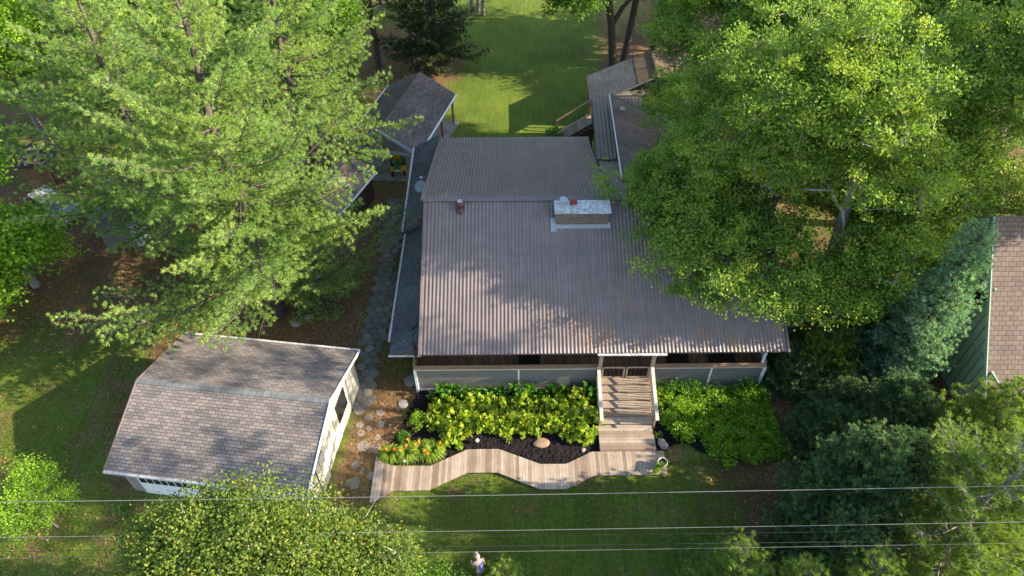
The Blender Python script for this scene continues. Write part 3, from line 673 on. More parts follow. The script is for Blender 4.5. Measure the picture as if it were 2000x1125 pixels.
# chimney
b = MB(); b.box(2.25, 4.85, 26.35, 27.1, 5.9, 7.2); b.build('chimney', 'brick', house)
ch = b = MB(); b.box(2.15, 4.98, 26.25, 27.25, 7.2, 7.28); b.build('chimney_cap', 'white_dirty', house, bevel=.01)
b = MB(); b.slab([(2.1, 26.15, 6.34), (5.0, 26.15, 6.34), (5.0, 26.45, 6.48), (2.1, 26.45, 6.48)], .02); b.slab([(1.98, 26.0, 6.28), (2.27, 26.0, 6.28), (2.27, 26.7, 6.6), (1.98, 26.7, 6.6)], .015); b.build('chimney_flashing', 'galv', house)
b = MB(); b.tube((2.62, 26.95, 7.28), (2.62, 26.95, 7.55), .07, n=12); b.lathe([(0, .62-.35), (.16, .30-.04), (.21, .24), (.21, .2), (0, .2)], (2.62, 26.95, 7.35), 20); b.build('flue_cap', 'galv', house, smooth=False)
b = MB(); b.box(2.95, 3.3, 26.85, 27.1, 7.28, 7.42); b.box(3.0, 3.25, 26.9, 27.05, 7.42, 7.44); b.build('clay_flue', 'red_strip', house, bevel=.02)
# roof vents
b = MB(); b.lathe([(.28, -.3), (.2, 0), (.13, .05), (.13, .2), (.2, .22), (.24, .3), (.22, .42), (.14, .5), (0, .52)], (-2.6, 27.15, 6.85), 18); b.build('roof_vent', 'brown_vent', house, smooth=True)
b = MB(); b.lathe([(.13, .5), (.13, .545), (0, .56)], (-2.6, 27.15, 6.83), 14); b.build('vent_top', 'galv', house)
def turbine(x, y, z, r=.19):
    mb = MB(); mb.tube((x, y, z-.2), (x, y, z+.15), .11, n=12)
    for i in range(14):
        a = i*2*math.pi/14; pr = [(r*.6, .14), (r, .24), (r, .36), (r*.5, .47)]
        for (r0, z0), (r1, z1) in zip(pr[:-1], pr[1:]):
            mb.bar((x+r0*math.cos(a), y+r0*math.sin(a), z+z0), (x+r1*math.cos(a+.15), y+r1*math.sin(a+.15), z+z1), .045, .008, (math.cos(a), math.sin(a), 0))
    mb.lathe([(r*.5, .46), (0, .5)], (x, y, z), 14); return mb
turbine(5.85, 27.4, 6.95).build('turbine_vent', 'galv', house)
turbine(7.4, 40.0, 4.25, .17).build('turbine_vent', 'galv', house)
b = MB(); b.lathe([(.12, .02), (.17, .06), (.12, .1)], (7.4, 40.0, 4.2), 14); b.build('vent_collar', 'galv', house)
# dish
dsh = MB(); dsh.lathe([(0.02, 0), (.15, .01), (.27, .035), (.36, .07), (.365, .075), (.36, .082), (.27, .047), (.15, .022), (0, .012)], (0, 0, 0), 24)
dsh.xf(Matrix.Translation((-5.35, 32.6, 4.05)) @ Matrix.Rotation(math.radians(38), 4, 'X') @ Matrix.Rotation(math.radians(-10), 4, 'Y')); dsh.build('satellite_dish', 'dish', house, smooth=True)
b = MB(); b.tube((-5.35, 32.45, 3.2), (-5.35, 32.5, 3.6), .025); b.tube((-5.35, 32.5, 3.6), (-5.35, 32.6, 4.04), .025); b.tube((-5.35, 32.5, 3.9), (-5.1, 31.9, 4.3), .018); b.box(-5.16, -5.04, 31.8, 31.95, 4.26, 4.36)
b.build('dish_arm', 'galv', house); MB().box(-5.42, -5.22, 32.88, 33.0, 4.4, 4.5).build('dish_bracket', 'galv', house)
# red roof ladder hook on the lower roof
b = MB(); b.bar((-5.1, 30.35, 3.5), (-5.1, 31.9, 3.62), .05, .04); b.bar((-5.45, 30.35, 3.42), (-4.75, 30.35, 3.68), .12, .05); b.bar((-4.9, 30.5, 3.58), (-5.2, 30.9, 3.5), .04, .04); b.build('roof_bracket', 'red_strip', house)
b = MB(); b.bar((-6.1, 30.3, 2.9), (-4.5, 30.55, 3.85), .03, .03); b.build('roof_cable', 'wood_cap', house)
# rear wing roofs
wx = lambda V: V
b = MB(); V, Q = ribbed(5.05, 13.0, [(33.7, 5.12), (43.6, 3.3)], period=.24, amp=.02, step=.3, lip=.035)
V[:, 0] += (V[:, 1]-33.7)*.075; npmesh('rear_wing_roof', V-np.array([HX, HY, 0]), Q, np.zeros(len(Q)), 'metal_dark', house)
b = MB(); b.box(5.9, 12.8, 43.2, 43.3, 0, 3.2); b.add([(5.5, 34, 0), (6.1, 43.2, 0), (6.1, 43.2, 3.2), (5.5, 34, 4.9)], [(0, 3, 2, 1)]); b.build('rear_wing_wall', 'skirting', house)
b = MB(); b.slab([(6.05, 30.2, 6.4), (11.5, 30.4, 5.7), (11.6, 37.0, 4.5), (6.9, 42.8, 4.05)], .12); b.build('upper_wing_roof', 'shingle_tan', house)
b = MB(); b.bar((6.03, 30.2, 6.38), (6.88, 42.8, 4.03), .05, .16); b.build('white_fascia', 'white', house)
b = MB(); b.bar((6.9, 42.82, 4.05), (11.62, 37.0, 4.5), .14, .08); b.build('hip_cap', 'roof_trim', house)
b = MB(); b.add([(6.12, 30.5, 5.0), (6.95, 42.6, 3.2), (6.95, 42.6, 3.98), (6.12, 30.5, 6.3)], [(0, 3, 2, 1)]); b.build('upper_wing_wall', 'skirting', house)
b = MB(); b.slab([(5.75, 43.5, 2.75), (5.75, 47.6, 2.75), (10.6, 49.0, 4.05), (10.5, 45.1, 4.05)][::-1], .1); b.build('rear_roof', 'shingle_dark', house)
b = MB(); b.slab([(9.2, 44.7, 3.72), (10.5, 45.08, 4.08), (10.6, 48.95, 4.08), (9.3, 48.6, 3.72)], .03); b.slab([(10.56, 45.1, 4.08), (14.6, 46.2, 3.1), (14.6, 50.0, 3.1), (10.66, 48.95, 4.08)], .08); b.build('rear_roof_panel', 'plywood', house)
b = MB(); b.bar((10.52, 45.0, 4.1), (10.62, 49.05, 4.1), .14, .1); b.build('rear_ridge', 'dark_metal', house)
b = MB(); b.box(6.1, 14, 44.9, 47, 0, 2.7); b.build('rear_wall', 'skirting', house)

# front steps
st = thing('front_steps', (5.55, 18.9, 0), 'wide wooden entry steps with sloping side rails leading up to the porch gate', 'steps')
b = MB()
for i in range(8): b.box(4.14+.003*i, 6.82-.003*i, 17.1+i*.172, 17.1+i*.172+.166, .24, .28, rg.random()*.5+.1)
b.build('landing', 'deck', st)
b = MB(); b.box(4.15, 6.81, 17.08, 17.11, .155, .235, .3); b.box(4.16, 4.2, 17.12, 18.4, .1, .235); b.box(6.76, 6.8, 17.12, 18.4, .1, .235); b.build('landing_frame', 'deck', st)
for i in range(6):
    y0 = 18.47+i*.375; z = .28+(i+1)*.135
    b = MB(); c = rg.random()*.4+.15; b.box(4.3, 6.85, y0-.02, y0+.18, z-.04, z, c); b.box(4.3, 6.85, y0+.186, y0+.39, z-.04, z, c+.1); b.box(4.3, 6.85, y0, y0+.02, z-.135, z-.042, .1); b.build('tread', 'deck', st)
for xs in (4.24, 6.9):
    b = MB(); b.slab([(xs-.02, 18.45, .28), (xs+.02, 18.45, .28), (xs+.02, 20.75, 1.12), (xs-.02, 20.75, 1.12)], .26); b.build('stringer', 'wood_new', st)
    b = MB(); b.bar((xs, 18.12, 1.17), (xs, 20.66, 2.08), .17, .045); b.build('handrail', 'wood_grey', st, bevel=.008)
    b = MB(); b.box(xs-.05, xs+.05, 18.4, 18.5, .05, 1.22); b.build('newel_post', 'wood_new', st)
    b = MB()
    for k in range(14):
        y0 = 18.62+k*.15; zb = .30+(y0-18.45)*.36; b.box(xs-.018, xs+.018, y0, y0+.036, zb-.1, zb+.92)
    b.build('baluster', 'wood_new', st)

# rear stair beside the wing
rs = thing('rear_stair', (4.8, 43.4, 0), 'small brown wooden stair with two handrails climbing from the back lawn to the rear wing', 'stair')
for y0 in (42.6, 44.3):
    b = MB(); b.bar((3.4, y0, 1.0), (6.0, y0+.3, 2.6), .12, .06); b.build('handrail', 'wood_cap', rs)
    MB().box(3.45, 3.55, y0-.05, y0+.05, 0, 1.05).build('post', 'wood_orange', rs); MB().box(5.9, 6.0, y0+.2, y0+.3, 0, 2.6).build('post', 'wood_orange', rs)
for i in range(7):
    b = MB(); b.box(3.6+i*.33, 3.95+i*.33, 42.65, 44.4, .15+i*.2, .2+i*.2, rg.random()*.5); b.build('tread', 'deck', rs)
b = MB(); b.add([(3.5, 42.58, 0), (5.9, 42.75, 0), (5.9, 42.75, 1.75), (3.5, 42.58, .25)], [(0, 1, 2, 3)]); b.build('side_boards', 'shed_side', rs)

# ------------------------------------------------------------------ garage
GC = Vector((-12.72, 18.3, 0)); GA = math.radians(-7.7); GM = Matrix.Translation(GC) @ Matrix.Rotation(GA, 4, 'Z')
gar = thing('garage', tuple(GC), 'detached cream garage with brown shingled gable roof and white overhead door', 'garage')
def gb(mb, name, material, parent=None, **k): mb.xf(GM); return mb.build(name, material, parent or gar, **k)
hw, hl = 3.9, 4.57
gb(MB().slab([(-hl, -hw, 2.42), (hl, -hw, 2.42), (hl, 0, 3.72), (-hl, 0, 3.72)], .09), 'roof', 'shingle_grey')
gb(MB().slab([(-hl, 0, 3.72), (hl, 0, 3.72), (hl, hw, 2.42), (-hl, hw, 2.42)], .09), 'roof', 'shingle_grey')
gb(MB().slab([(-hl-.01, -.17, 3.70), (hl+.01, -.17, 3.70), (hl+.01, 0, 3.765), (-hl-.01, 0, 3.765)], .02).slab([(-hl-.01, 0, 3.765), (hl+.01, 0, 3.765), (hl+.01, .17, 3.70), (-hl-.01, .17, 3.70)], .02), 'ridge_cap', 'ridge_cap')
gb(MB().box(-hl+.25, hl-.25, -hw+.35, -hw+.45, 0, 2.42), 'front_wall', 'garage_front')
gb(MB().box(-hl+.25, hl-.25, hw-.45, hw-.35, 0, 2.42), 'back_wall', 'garage_front')
for s in (1, -1):
    x = s*(hl-.25); y0, y1 = -hw+.35, hw-.35; p = [(x, y0, 0), (x, y1, 0), (x, y1, 2.48), (x, 0, 3.6), (x, y0, 2.48)]; q = [(x-s*.1, a, c) for _, a, c in p]
    gb(MB().prismv(p, q) if s < 0 else MB().prismv(q, p), 'gable_wall', 'garage_wall')
    gb(MB().bar((s*(hl+.02), -hw, 2.38), (s*(hl+.02), 0, 3.68), .04, .16).bar((s*(hl+.02), 0, 3.68), (s*(hl+.02), hw, 2.38), .04, .16), 'rake_board', 'white' if s > 0 else 'roof_trim')
for s in (1, -1): gb(MB().bar((-hl-.03, s*(hw+.05), 2.36), (hl+.03, s*(hw+.05), 2.36), .11, .1), 'gutter', 'white_dirty')
gw = gb(MB().box(hl-.26, hl-.2, .55, 1.75, .95, 2.25), 'window', 'dark_metal')
gb(MB().box(hl-.2, hl-.18, .65, 1.65, 1.05, 2.15), 'pane', 'glass', gw)
gb(MB().box(hl-.2, hl-.15, -2.6, -1.65, .05, 2.1), 'side_door', 'garage_wall')
gd = gb(MB().box(-3.7, -.9, -hw+.30, -hw+.34, 0, 2.15), 'overhead_door', 'white')
mb = MB()
for i in range(8): mb.box(-3.58+i*.34, -3.58+i*.34+.27, -hw+.28, -hw+.30, 1.05, 1.42)
gb(mb, 'door_window', 'glass', gd)
gb(MB().box(-3.82, -3.7, -hw+.28, -hw+.34, 0, 2.25).box(-.9, -.78, -hw+.28, -hw+.34, 0, 2.25).box(-3.82, -.78, -hw+.28, -hw+.34, 2.15, 2.27), 'door_frame', 'garage_front')
gd2 = gb(MB().box(.2, 3.0, -hw+.30, -hw+.34, 0, 2.15), 'overhead_door', 'white')

# ------------------------------------------------------------------ carport
CM = Matrix.Translation((-7.65, 42.5, 0)) @ Matrix.Rotation(math.radians(-15.5), 4, 'Z')
cp = thing('carport', (-7.65, 42.5, 0), 'open carport with shingled hip-ended roof and blue-grey gable trim behind the house', 'carport')
def cb(mb, name, material, **k): mb.xf(CM); return mb.build(name, material, cp, **k)
cw, cl, ze, zr = 2.65, 3.95, 2.5, 3.95
cb(MB().slab([(0, -cl, zr), (cw, -cl, ze), (cw, cl, ze), (0, cl, zr)], .1), 'roof', 'shingle_carport')
cb(MB().slab([(-cw, -cl, ze), (0, -cl, zr), (0, cl, zr), (-cw, cl, ze)], .1), 'roof', 'shingle_carport')
cb(MB().bar((-cw, -cl-.02, ze-.05), (0, -cl-.02, zr-.05), .05, .2).bar((0, -cl-.02, zr-.05), (cw, -cl-.02, ze-.05), .05, .2), 'gable_fascia', 'fascia_blue')
cb(MB().box(-cw+.2, cw-.2, -cl+.02, -cl+.1, ze-.25, ze-.08), 'tie_beam', 'fascia_blue')
for s in (1, -1): cb(MB().bar((s*(cw+.04), -cl, ze-.06), (s*(cw+.04), cl, ze-.06), .09, .11), 'gutter', 'white')
for s in (1, -1):
    for y0 in (-cl+.2, -1.2, 1.3, cl-.2): cb(MB().box(s*(cw-.25)-.07, s*(cw-.25)+.07, y0-.07, y0+.07, 0, ze-.1), 'post', 'wood_orange')

# ------------------------------------------------------------------ mower
MM = Matrix.Translation((-7.95, 39.75, .05)) @ Matrix.Rotation(math.radians(-82), 4, 'Z')   # local +x is forward
mw = thing('riding_mower', (-7.95, 39.75, .05), 'green ride-on lawn mower with yellow seat parked on the carport slab', 'mower')
def mmb(mb, name, material, parent=None, **k): mb.xf(MM); return mb.build(name, material, parent or mw, **k)
mb = MB(); mb.prismv([(.1, -.24, .38), (.95, -.22, .36), (.95, .22, .36), (.1, .24, .38)], [(.1, -.2, .88), (.85, -.17, .74), (.85, .17, .74), (.1, .2, .88)])
mmb(mb, 'hood', 'green_paint', bevel=.06)
mmb(MB().box(-.8, .15, -.3, .3, .3, .45), 'chassis', 'green_paint', bevel=.03)
for s in (1, -1): mmb(MB().prismv([(-.75, s*.3-.12, .45), (-.1, s*.3-.12, .45), (-.1, s*.3+.12, .45), (-.75, s*.3+.12, .45)], [(-.65, s*.3-.12, .68), (-.2, s*.3-.12, .68), (-.2, s*.3+.12, .68), (-.65, s*.3+.12, .68)]), 'fender', 'green_paint', bevel=.04)
mmb(MB().box(-.62, -.2, -.22, .22, .62, .74).box(-.72, -.6, -.22, .22, .68, 1.08), 'seat', 'yellow', bevel=.04)
mmb(MB().box(-.1, .55, -.52, .52, .14, .27), 'mower_deck', 'yellow', bevel=.04)
mmb(MB().tube((.15, 0, .85), (.02, 0, 1.0), .02), 'steering_column', 'dark_metal')
mb = MB(); q = [(0.02+.05*math.sin(a), .17*math.cos(a), 1.0+.14*math.sin(a)) for a in [i*2*math.pi/12 for i in range(13)]]
mmb(mb.path(q, [.015]*13), 'steering_wheel', 'rubber')
for (x0, r, w_) in ((.75, .19, .07), (-.5, .27, .1)):
    for s in (1, -1):
        wh = mmb(MB().tube((x0, s*.42-w_, r), (x0, s*.42+w_, r), r, n=20), 'wheel', 'rubber', bevel=.02)
        mmb(MB().tube((x0, s*(.42+w_)-.01, r), (x0, s*(.42+w_)+.012, r), r*.5, n=14), 'rim', 'yellow', wh)
mmb(MB().box(.93, .97, -.18, .18, .5, .62), 'headlight', 'white')
hs = thing('garden_hose', (-9.6, 40.3, .06), 'coiled pale garden hose lying on the concrete slab', 'hose')
b = MB(); q = [(-9.6+(.35+.03*math.sin(k))*math.cos(k*.5), 40.2+.2*math.sin(k*.5), .08+.004*k) for k in range(30)]; b.path(q, [.018]*30); b.build('coil', 'white_dirty', hs)

# ------------------------------------------------------------------ brown shed beside the path
SM = Matrix.Translation((-11.2, 35.1, 0)) @ Matrix.Rotation(math.radians(-21), 4, 'Z')
sh = thing('garden_shed', (-11.2, 35.1, 0), 'small dark brown garden shed with blue-flashed metal roof and white window by the paver path', 'shed')
def sb(mb, name, material, parent=None, **k): mb.xf(SM); return mb.build(name, material, parent or sh, **k)
p = [(-1.3, 0), (1.3, 0), (1.3, 2.1), (0, 2.9), (-1.3, 2.1)]
sb(MB().prismv([(a, 2.2, c) for a, c in p], [(a, -2.2, c) for a, c in p]), 'walls', 'shed_side')
sb(MB().box(1.3, 1.33, -2.15, 2.15, .05, 2.05), 'side_boards', 'stained_wood')
sb(MB().slab([(0, -2.45, 3.0), (1.55, -2.45, 2.05), (1.55, 2.45, 2.05), (0, 2.45, 3.0)], .05), 'roof', 'shed_roof')
sb(MB().slab([(-1.55, -2.45, 2.05), (0, -2.45, 3.0), (0, 2.45, 3.0), (-1.55, 2.45, 2.05)], .05), 'roof', 'shed_roof')
sb(MB().slab([(0, -.25, 3.02), (1.56, -.25, 2.07), (1.56, .1, 2.07), (0, .1, 3.02)], .02).slab([(0, 1.5, 3.02), (1.56, 1.5, 2.07), (1.56, 1.85, 2.07), (0, 1.85, 3.02)], .02), 'roof_flashing', 'blue_strip')
sb(MB().bar((1.6, -2.45, 2.0), (1.6, 2.45, 2.0), .07, .1), 'gutter', 'white')
sw = sb(MB().box(1.33, 1.37, -2.0, -1.45, 1.1, 1.95), 'window', 'white'); sb(MB().box(1.37, 1.375, -1.92, -1.53, 1.18, 1.87), 'pane', 'glass', sw)
sb(MB().box(1.28, 1.38, -1.3, -1.2, 0, 2.05).box(1.28, 1.38, .3, .4, 0, 2.05), 'corner_post', 'shed_side')
tag(MB().prism([(-10.35, 31.5), (-9.95, 31.4), (-9.85, 31.75), (-10.3, 31.85)], .0, .07).build('stepping_stone', 'pavers', loc=(0, 0, 0)), 'pale square concrete slab on bare soil beside the brown shed', 'stone')

# shingled outbuilding under the pines
OM = Matrix.Translation((-23.3, 33.9, 0)) @ Matrix.Rotation(math.radians(8), 4, 'Z')
ob = thing('outbuilding', (-23.3, 33.9, 0), 'grey shingled outbuilding half hidden beneath the pine boughs on the left', 'outbuilding')
p = [(-2.3, 0), (2.3, 0), (2.3, 2.2), (0, 3.1), (-2.3, 2.2)]
MB().prismv([(a, 1.8, c) for a, c in p], [(a, -1.8, c) for a, c in p]).xf(OM).build('walls', 'skirting', ob)
MB().slab([(0, -2.1, 3.22), (2.6, -2.1, 2.2), (2.6, 2.1, 2.2), (0, 2.1, 3.22)], .08).xf(OM).build('roof', 'shingle_tan', ob)
MB().slab([(-2.6, -2.1, 2.2), (0, -2.1, 3.22), (0, 2.1, 3.22), (-2.6, 2.1, 2.2)], .08).xf(OM).build('roof', 'shingle_grey', ob)
MB().bar((-2.65, 2.15, 2.2), (0, 2.15, 3.2), .1, .14).xf(OM).build('rake_board', 'white_dirty', ob)
MB().box(-.5, .5, -1.86, -1.8, 0, 2.0).xf(OM).build('door', 'white_dirty', ob)

# firewood rack far left
fr = thing('firewood_shelter', (-32, 39, 0), 'slatted wooden firewood shelter with split logs on top under the left trees', 'shelter')
b = MB()
for k in range(12): b.box(-33.1+k*.16, -33.0+k*.16, 38.0, 38.05, .1, 1.7, rg.random())
b.box(-33.2, -31.1, 38.0, 38.08, 1.65, 1.75); b.box(-33.2, -31.1, 38.0, 38.08, .05, .15); b.build('slat_front', 'deck_brown', fr)
b = MB(); b.slab([(-33.3, 37.9, 1.8), (-31, 37.9, 1.8), (-30.8, 40, 2.2), (-33.1, 40, 2.2)], .06); b.build('roof', 'shingle_dark', fr)
for x0, y0 in ((-33.1, 38.1), (-31.2, 38.1), (-33, 39.8), (-31, 39.8)): b = MB(); b.box(x0-.05, x0+.05, y0-.05, y0+.05, 0, 1.75); b.build('post', 'wood_dark', fr)
lr = random.Random(3); cols = ['wood_new', 'wood_grey', 'wood_dark', 'rock_brown']
l0 = thing('firewood_log', (-32, 38.9, 2.1), 'split firewood log lying in the heap on the shelter roof', 'log', 'split logs heaped on the firewood shelter')
b = MB(); b.prismv([(-32.3, 38.85, 2.05), (-31.75, 38.85, 2.05), (-31.75, 38.98, 2.05), (-32.3, 38.98, 2.05)], [(-32.3, 38.88, 2.17), (-31.75, 38.88, 2.17), (-31.75, 38.95, 2.17), (-32.3, 38.95, 2.17)]); b.build('split_wood', 'wood_new', l0)
for k in range(26):
    c = copy_tree(l0); x0, y0 = lr.uniform(-32.9, -31.3), lr.uniform(38.1, 39.7); c.location = (x0, y0, 1.85+(y0-37.9)*.19+lr.uniform(.0, .2)); c.rotation_euler = (lr.uniform(-.2, .2), lr.uniform(-.3, .3), lr.uniform(0, 3.1))

# parked car far left
kc = thing('parked_car', (-30, 35.3, 0), 'dusty grey and white car parked under the pine branches at the left edge', 'car')
KM = Matrix.Translation((-30, 35.3, 0)) @ Matrix.Rotation(math.radians(-32), 4, 'Z')
def kb(mb, name, material, parent=None, **k): mb.xf(KM); return mb.build(name, material, parent or kc, **k)
kb(MB().prismv([(-2.1, -.85, .35), (2.1, -.85, .35), (2.1, .85, .35), (-2.1, .85, .35)], [(-2.05, -.8, .95), (2.05, -.78, .82), (2.05, .78, .82), (-2.05, .8, .95)]), 'body', 'car_grey', bevel=.1)
kb(MB().prismv([(-1.8, -.76, .9), (1.0, -.76, .88), (1.0, .76, .88), (-1.8, .76, .9)], [(-1.3, -.62, 1.42), (.3, -.62, 1.42), (.3, .62, 1.42), (-1.3, .62, 1.42)]), 'window_band', 'glass', bevel=.05)
kb(MB().box(-1.3, .3, -.62, .62, 1.42, 1.47), 'roof', 'white_dirty', bevel=.03)
for x0 in (-1.35, 1.35):
    for s in (1, -1):
        wh = kb(MB().tube((x0, s*.8-.1, .32), (x0, s*.8+.1, .32), .32, n=20), 'wheel', 'rubber'); kb(MB().tube((x0, s*.905-.01, .32), (x0, s*.905+.01, .32), .18, n=12), 'rim', 'galv', wh)
for s in (1, -1): kb(MB().box(2.03, 2.1, s*.6-.15, s*.6+.15, .6, .72), 'headlight', 'white')

# ------------------------------------------------------------------ green neighbouring house
nh = thing('neighbour_house', (22.45, 18.6, 0), 'sage green house with steep brown shingle roof at the right edge', 'house')
ey, rz, ry = 18.15, 8.7, 24.1
p = [(18.6, 0), (29.6, 0), (29.6, 2.2), (ry, rz-.25), (18.6, 2.4)]
MB().prismv([(22.45, a, c) for a, c in p][::-1], [(22.6, a, c) for a, c in p][::-1]).build('gable_wall', 'green_siding', nh)
MB().box(22.61, 34, 18.6, 18.75, 0, 2.4).build('long_wall', 'green_siding', nh); MB().box(22.61, 34, 29.45, 29.6, 0, 2.3).build('long_wall', 'green_siding', nh)
MB().slab([(22.15, ey, 2.0), (35, ey, 2.0), (35, ry, rz), (22.15, ry, rz)], .12).build('roof', 'shingle_house', nh)
MB().slab([(22.15, ry, rz), (35, ry, rz), (35, 30.05, 2.0), (22.15, 30.05, 2.0)], .12).build('roof', 'shingle_house', nh)
MB().bar((22.13, ey, 1.95), (22.13, ry, rz-.05), .05, .2).bar((22.13, ry, rz-.05), (22.13, 30.05, 1.95), .05, .2).build('rake_board', 'green_trim', nh)
MB().box(22.38, 22.45, 18.6, 24.5, 3.15, 3.3).build('band_board', 'green_trim', nh)
wv_ = MB().box(22.34, 22.44, 21.8, 23.5, 4.7, 6.2).build('window', 'green_trim', nh)
MB().box(22.33, 22.339, 21.93, 22.6, 4.85, 6.05).box(22.33, 22.339, 22.7, 23.37, 4.85, 6.05).build('pane', 'glass', wv_)
MB().slab([(21.4, 21.6, 2.85), (22.4, 21.6, 3.2), (22.4, 26.5, 3.2), (21.4, 26.5, 2.85)], .12).build('side_porch_roof', 'shingle_house', nh)
MB().box(21.5, 22.4, 21.75, 21.85, 0, 2.8).build('side_porch_wall', 'green_siding', nh)

# ------------------------------------------------------------------ overhead wires
def wire(label, a, b_, r, mname, sag):
    mb = MB(); n_ = 24; P = []
    for i in range(n_+1):
        t_ = i/n_; P.append(Vector(a).lerp(Vector(b_), t_)-Vector((0, 0, sag*4*t_*(1-t_))))
    mb.path(P, [r]*(n_+1), 5); tag(mb.build('overhead_wire', mname), label, 'wire', 'overhead wires crossing the front lawn')
wire('upper pale overhead wire, the one nearest the boardwalk', (-45, 9.55, 10.5), (45, 10.15, 10.7), .0078, 'wire', .55)
wire('middle pale overhead wire across the front lawn', (-45, 9.1, 9.0), (45, 9.65, 9.1), .007, 'wire', .4)
wire('lowest pale overhead wire, thinner than the other two', (-45, 9.15, 7.2), (45, 9.7, 7.3), .0055, 'wire', .3)
wire('thick black cable running just above the lowest pale wire', (-45, 9.8, 6.45), (45, 10.1, 6.45), .008, 'wire_dark', .3)
wire('thin black cable above the thick black one', (-45, 10.2, 6.35), (45, 10.5, 6.35), .006, 'wire_dark', .3)
#@@PLANTS
# ------------------------------------------------------------------ garden plants
def mound(name, base, label, cat, R, H, n_, leaf, mat_, seed, group=None, asp=.72, stems=True, up=.9, flowers=None, clump=0):
    rng = np.random.default_rng(seed); o = thing(name, base, label, cat, group)
    d = unit(rng.normal(size=(n_, 3))); d[:, 2] = np.abs(d[:, 2]); rr = rng.uniform(.25, 1, n_)**.45
    if clump:
        cc = unit(rng.normal(size=(clump, 3))); cc[:, 2] = np.abs(cc[:, 2]); k = rng.integers(0, clump, n_); d = unit(cc[k]+rng.normal(0, .22, (n_, 3))); d[:, 2] = np.abs(d[:, 2]); rr *= rng.uniform(.75, 1.15, clump)[k]
    P = d*rr[:, None]*np.array([R, R, H*.9]); P[:, 2] += .08
    nr = unit(rng.normal(size=(n_, 3))*.55+np.array([.3, -.25, up])+d*.5); dd = d+rng.normal(size=(n_, 3))*.6; dd[:, 2] -= .1
    L = leaf*rng.uniform(.6, 1.3, n_); V, Q = leaf_quads(P, dd, nr, L, L*asp)
    npmesh('foliage', V, Q, np.clip(rng.normal(.5, .22, n_), 0, 1), mat_, o)
    if stems:
        k = min(n_, 40); V, Q = tubes(P[:k]*np.array([.15, .15, 0]), P[:k], np.full(k, .008), np.full(k, .004), 4); npmesh('stem', V, Q, np.full(len(Q), .3), 'lf_deep', o)
    if flowers: flowers(o, P, rng)
    return o
def bloom(o, pts, rng, size=.1, mname='fl_orange'):
    for p in pts:
        C, D, Nn = [], [], []
        for k in range(6):
            a = k*math.pi/3+rng.uniform(0, .4); C.append(np.array(p)+np.array([math.cos(a), math.sin(a), .35])*size*.5); D.append([math.cos(a), math.sin(a), .4]); Nn.append([0, 0, 1.])
        V, Q = leaf_quads(np.array(C), np.array(D, float), np.array(Nn), size, size*.55); npmesh('flower', V, Q, rng.random(len(Q)), mname, o)
# large-leaved yellow-green perennials, left bed
rngp = random.Random(12)
ORD = ['first', 'second', 'third', 'fourth', 'fifth', 'sixth', 'seventh', 'eighth', 'ninth', 'tenth', 'eleventh', 'twelfth', 'thirteenth', 'fourteenth', 'fifteenth', 'sixteenth', 'seventeenth', 'eighteenth', 'nineteenth', 'twentieth', 'twenty-first', 'twenty-second', 'twenty-third', 'twenty-fourth', 'twenty-fifth']
protos = []
for k in range(4):
    protos.append(mound('leafy_perennial', (-4.2+k, 18.2+k*.5, .05), 'yellow-green leafy perennial in the dense planting left of the steps', 'plant', .55, .85, 170, .29, 'lf_gold', 40+k, 'leafy perennials left of the steps', asp=.62, clump=12))
def scatter(protos, pts, smin=.8, smax=1.25, lab=None):
    if lab:
        xs_ = sorted(pts, key=lambda p: (round(p[1]/.6), p[0])); names = {}
        rows = sorted(set(round(p[1]/.6) for p in pts))
        for r in rows:
            rr_ = [p for p in xs_ if round(p[1]/.6) == r]
            for k, p in enumerate(rr_): names[p] = '%s, %s row from the front, %s' % (lab, ORD[rows.index(r)], ('leftmost' if k == 0 else 'rightmost' if k == len(rr_)-1 else ORD[k]+' from the left'))
    for i, (x, y) in enumerate(pts):
        o = protos[i] if i < len(protos) else copy_tree(protos[i % len(protos)])
        if lab: o['label'] = names[x, y]
        s = rngp.uniform(smin, smax); o.location = (x, y, .05); o.scale = (s, s, s*rngp.uniform(.85, 1.15)); o.rotation_euler = (0, 0, rngp.uniform(0, 6.28))
pts = []
for j, y in enumerate([18.05, 18.6, 19.15, 19.7]):
    x = -4.0+(.3 if j % 2 else 0)+(.5 if j == 0 else 0)
    while x < 3.9: pts.append((x+rngp.uniform(-.12, .12), y+rngp.uniform(-.12, .12)+(.35 if j == 0 and -3 < x < 2.5 else 0)-(.5 if j == 0 and x < -2.6 else 0))); x += .62
rngp.shuffle(pts)
scatter(protos, pts, .75, 1.15, 'yellow-green perennial')
pr = [mound('leafy_perennial', (0, 20.2, .05), 'dark green broad-leaved plant against the porch skirting left of the steps', 'plant', .55, 1.15, 120, .26, 'lf_deep', 60+k, 'dark plants against the porch skirting', asp=.5, clump=9) for k in range(2)]
scatter(pr, [(-3.7+i*.62, 20.25+.1*(i % 2)) for i in range(13)], .8, 1.1, 'dark plant against the left skirting')
mound('round_shrub', (-4.75, 18.75, .05), 'rounded bright green shrub at the left end of the perennial bed', 'shrub', .5, 1.0, 900, .075, 'lf_bright', 70, clump=30)
mound('round_shrub', (-5.35, 18.0, .05), 'small round dark green shrub on mulch behind the daylilies', 'shrub', .36, .42, 420, .06, 'lf_deep', 71)
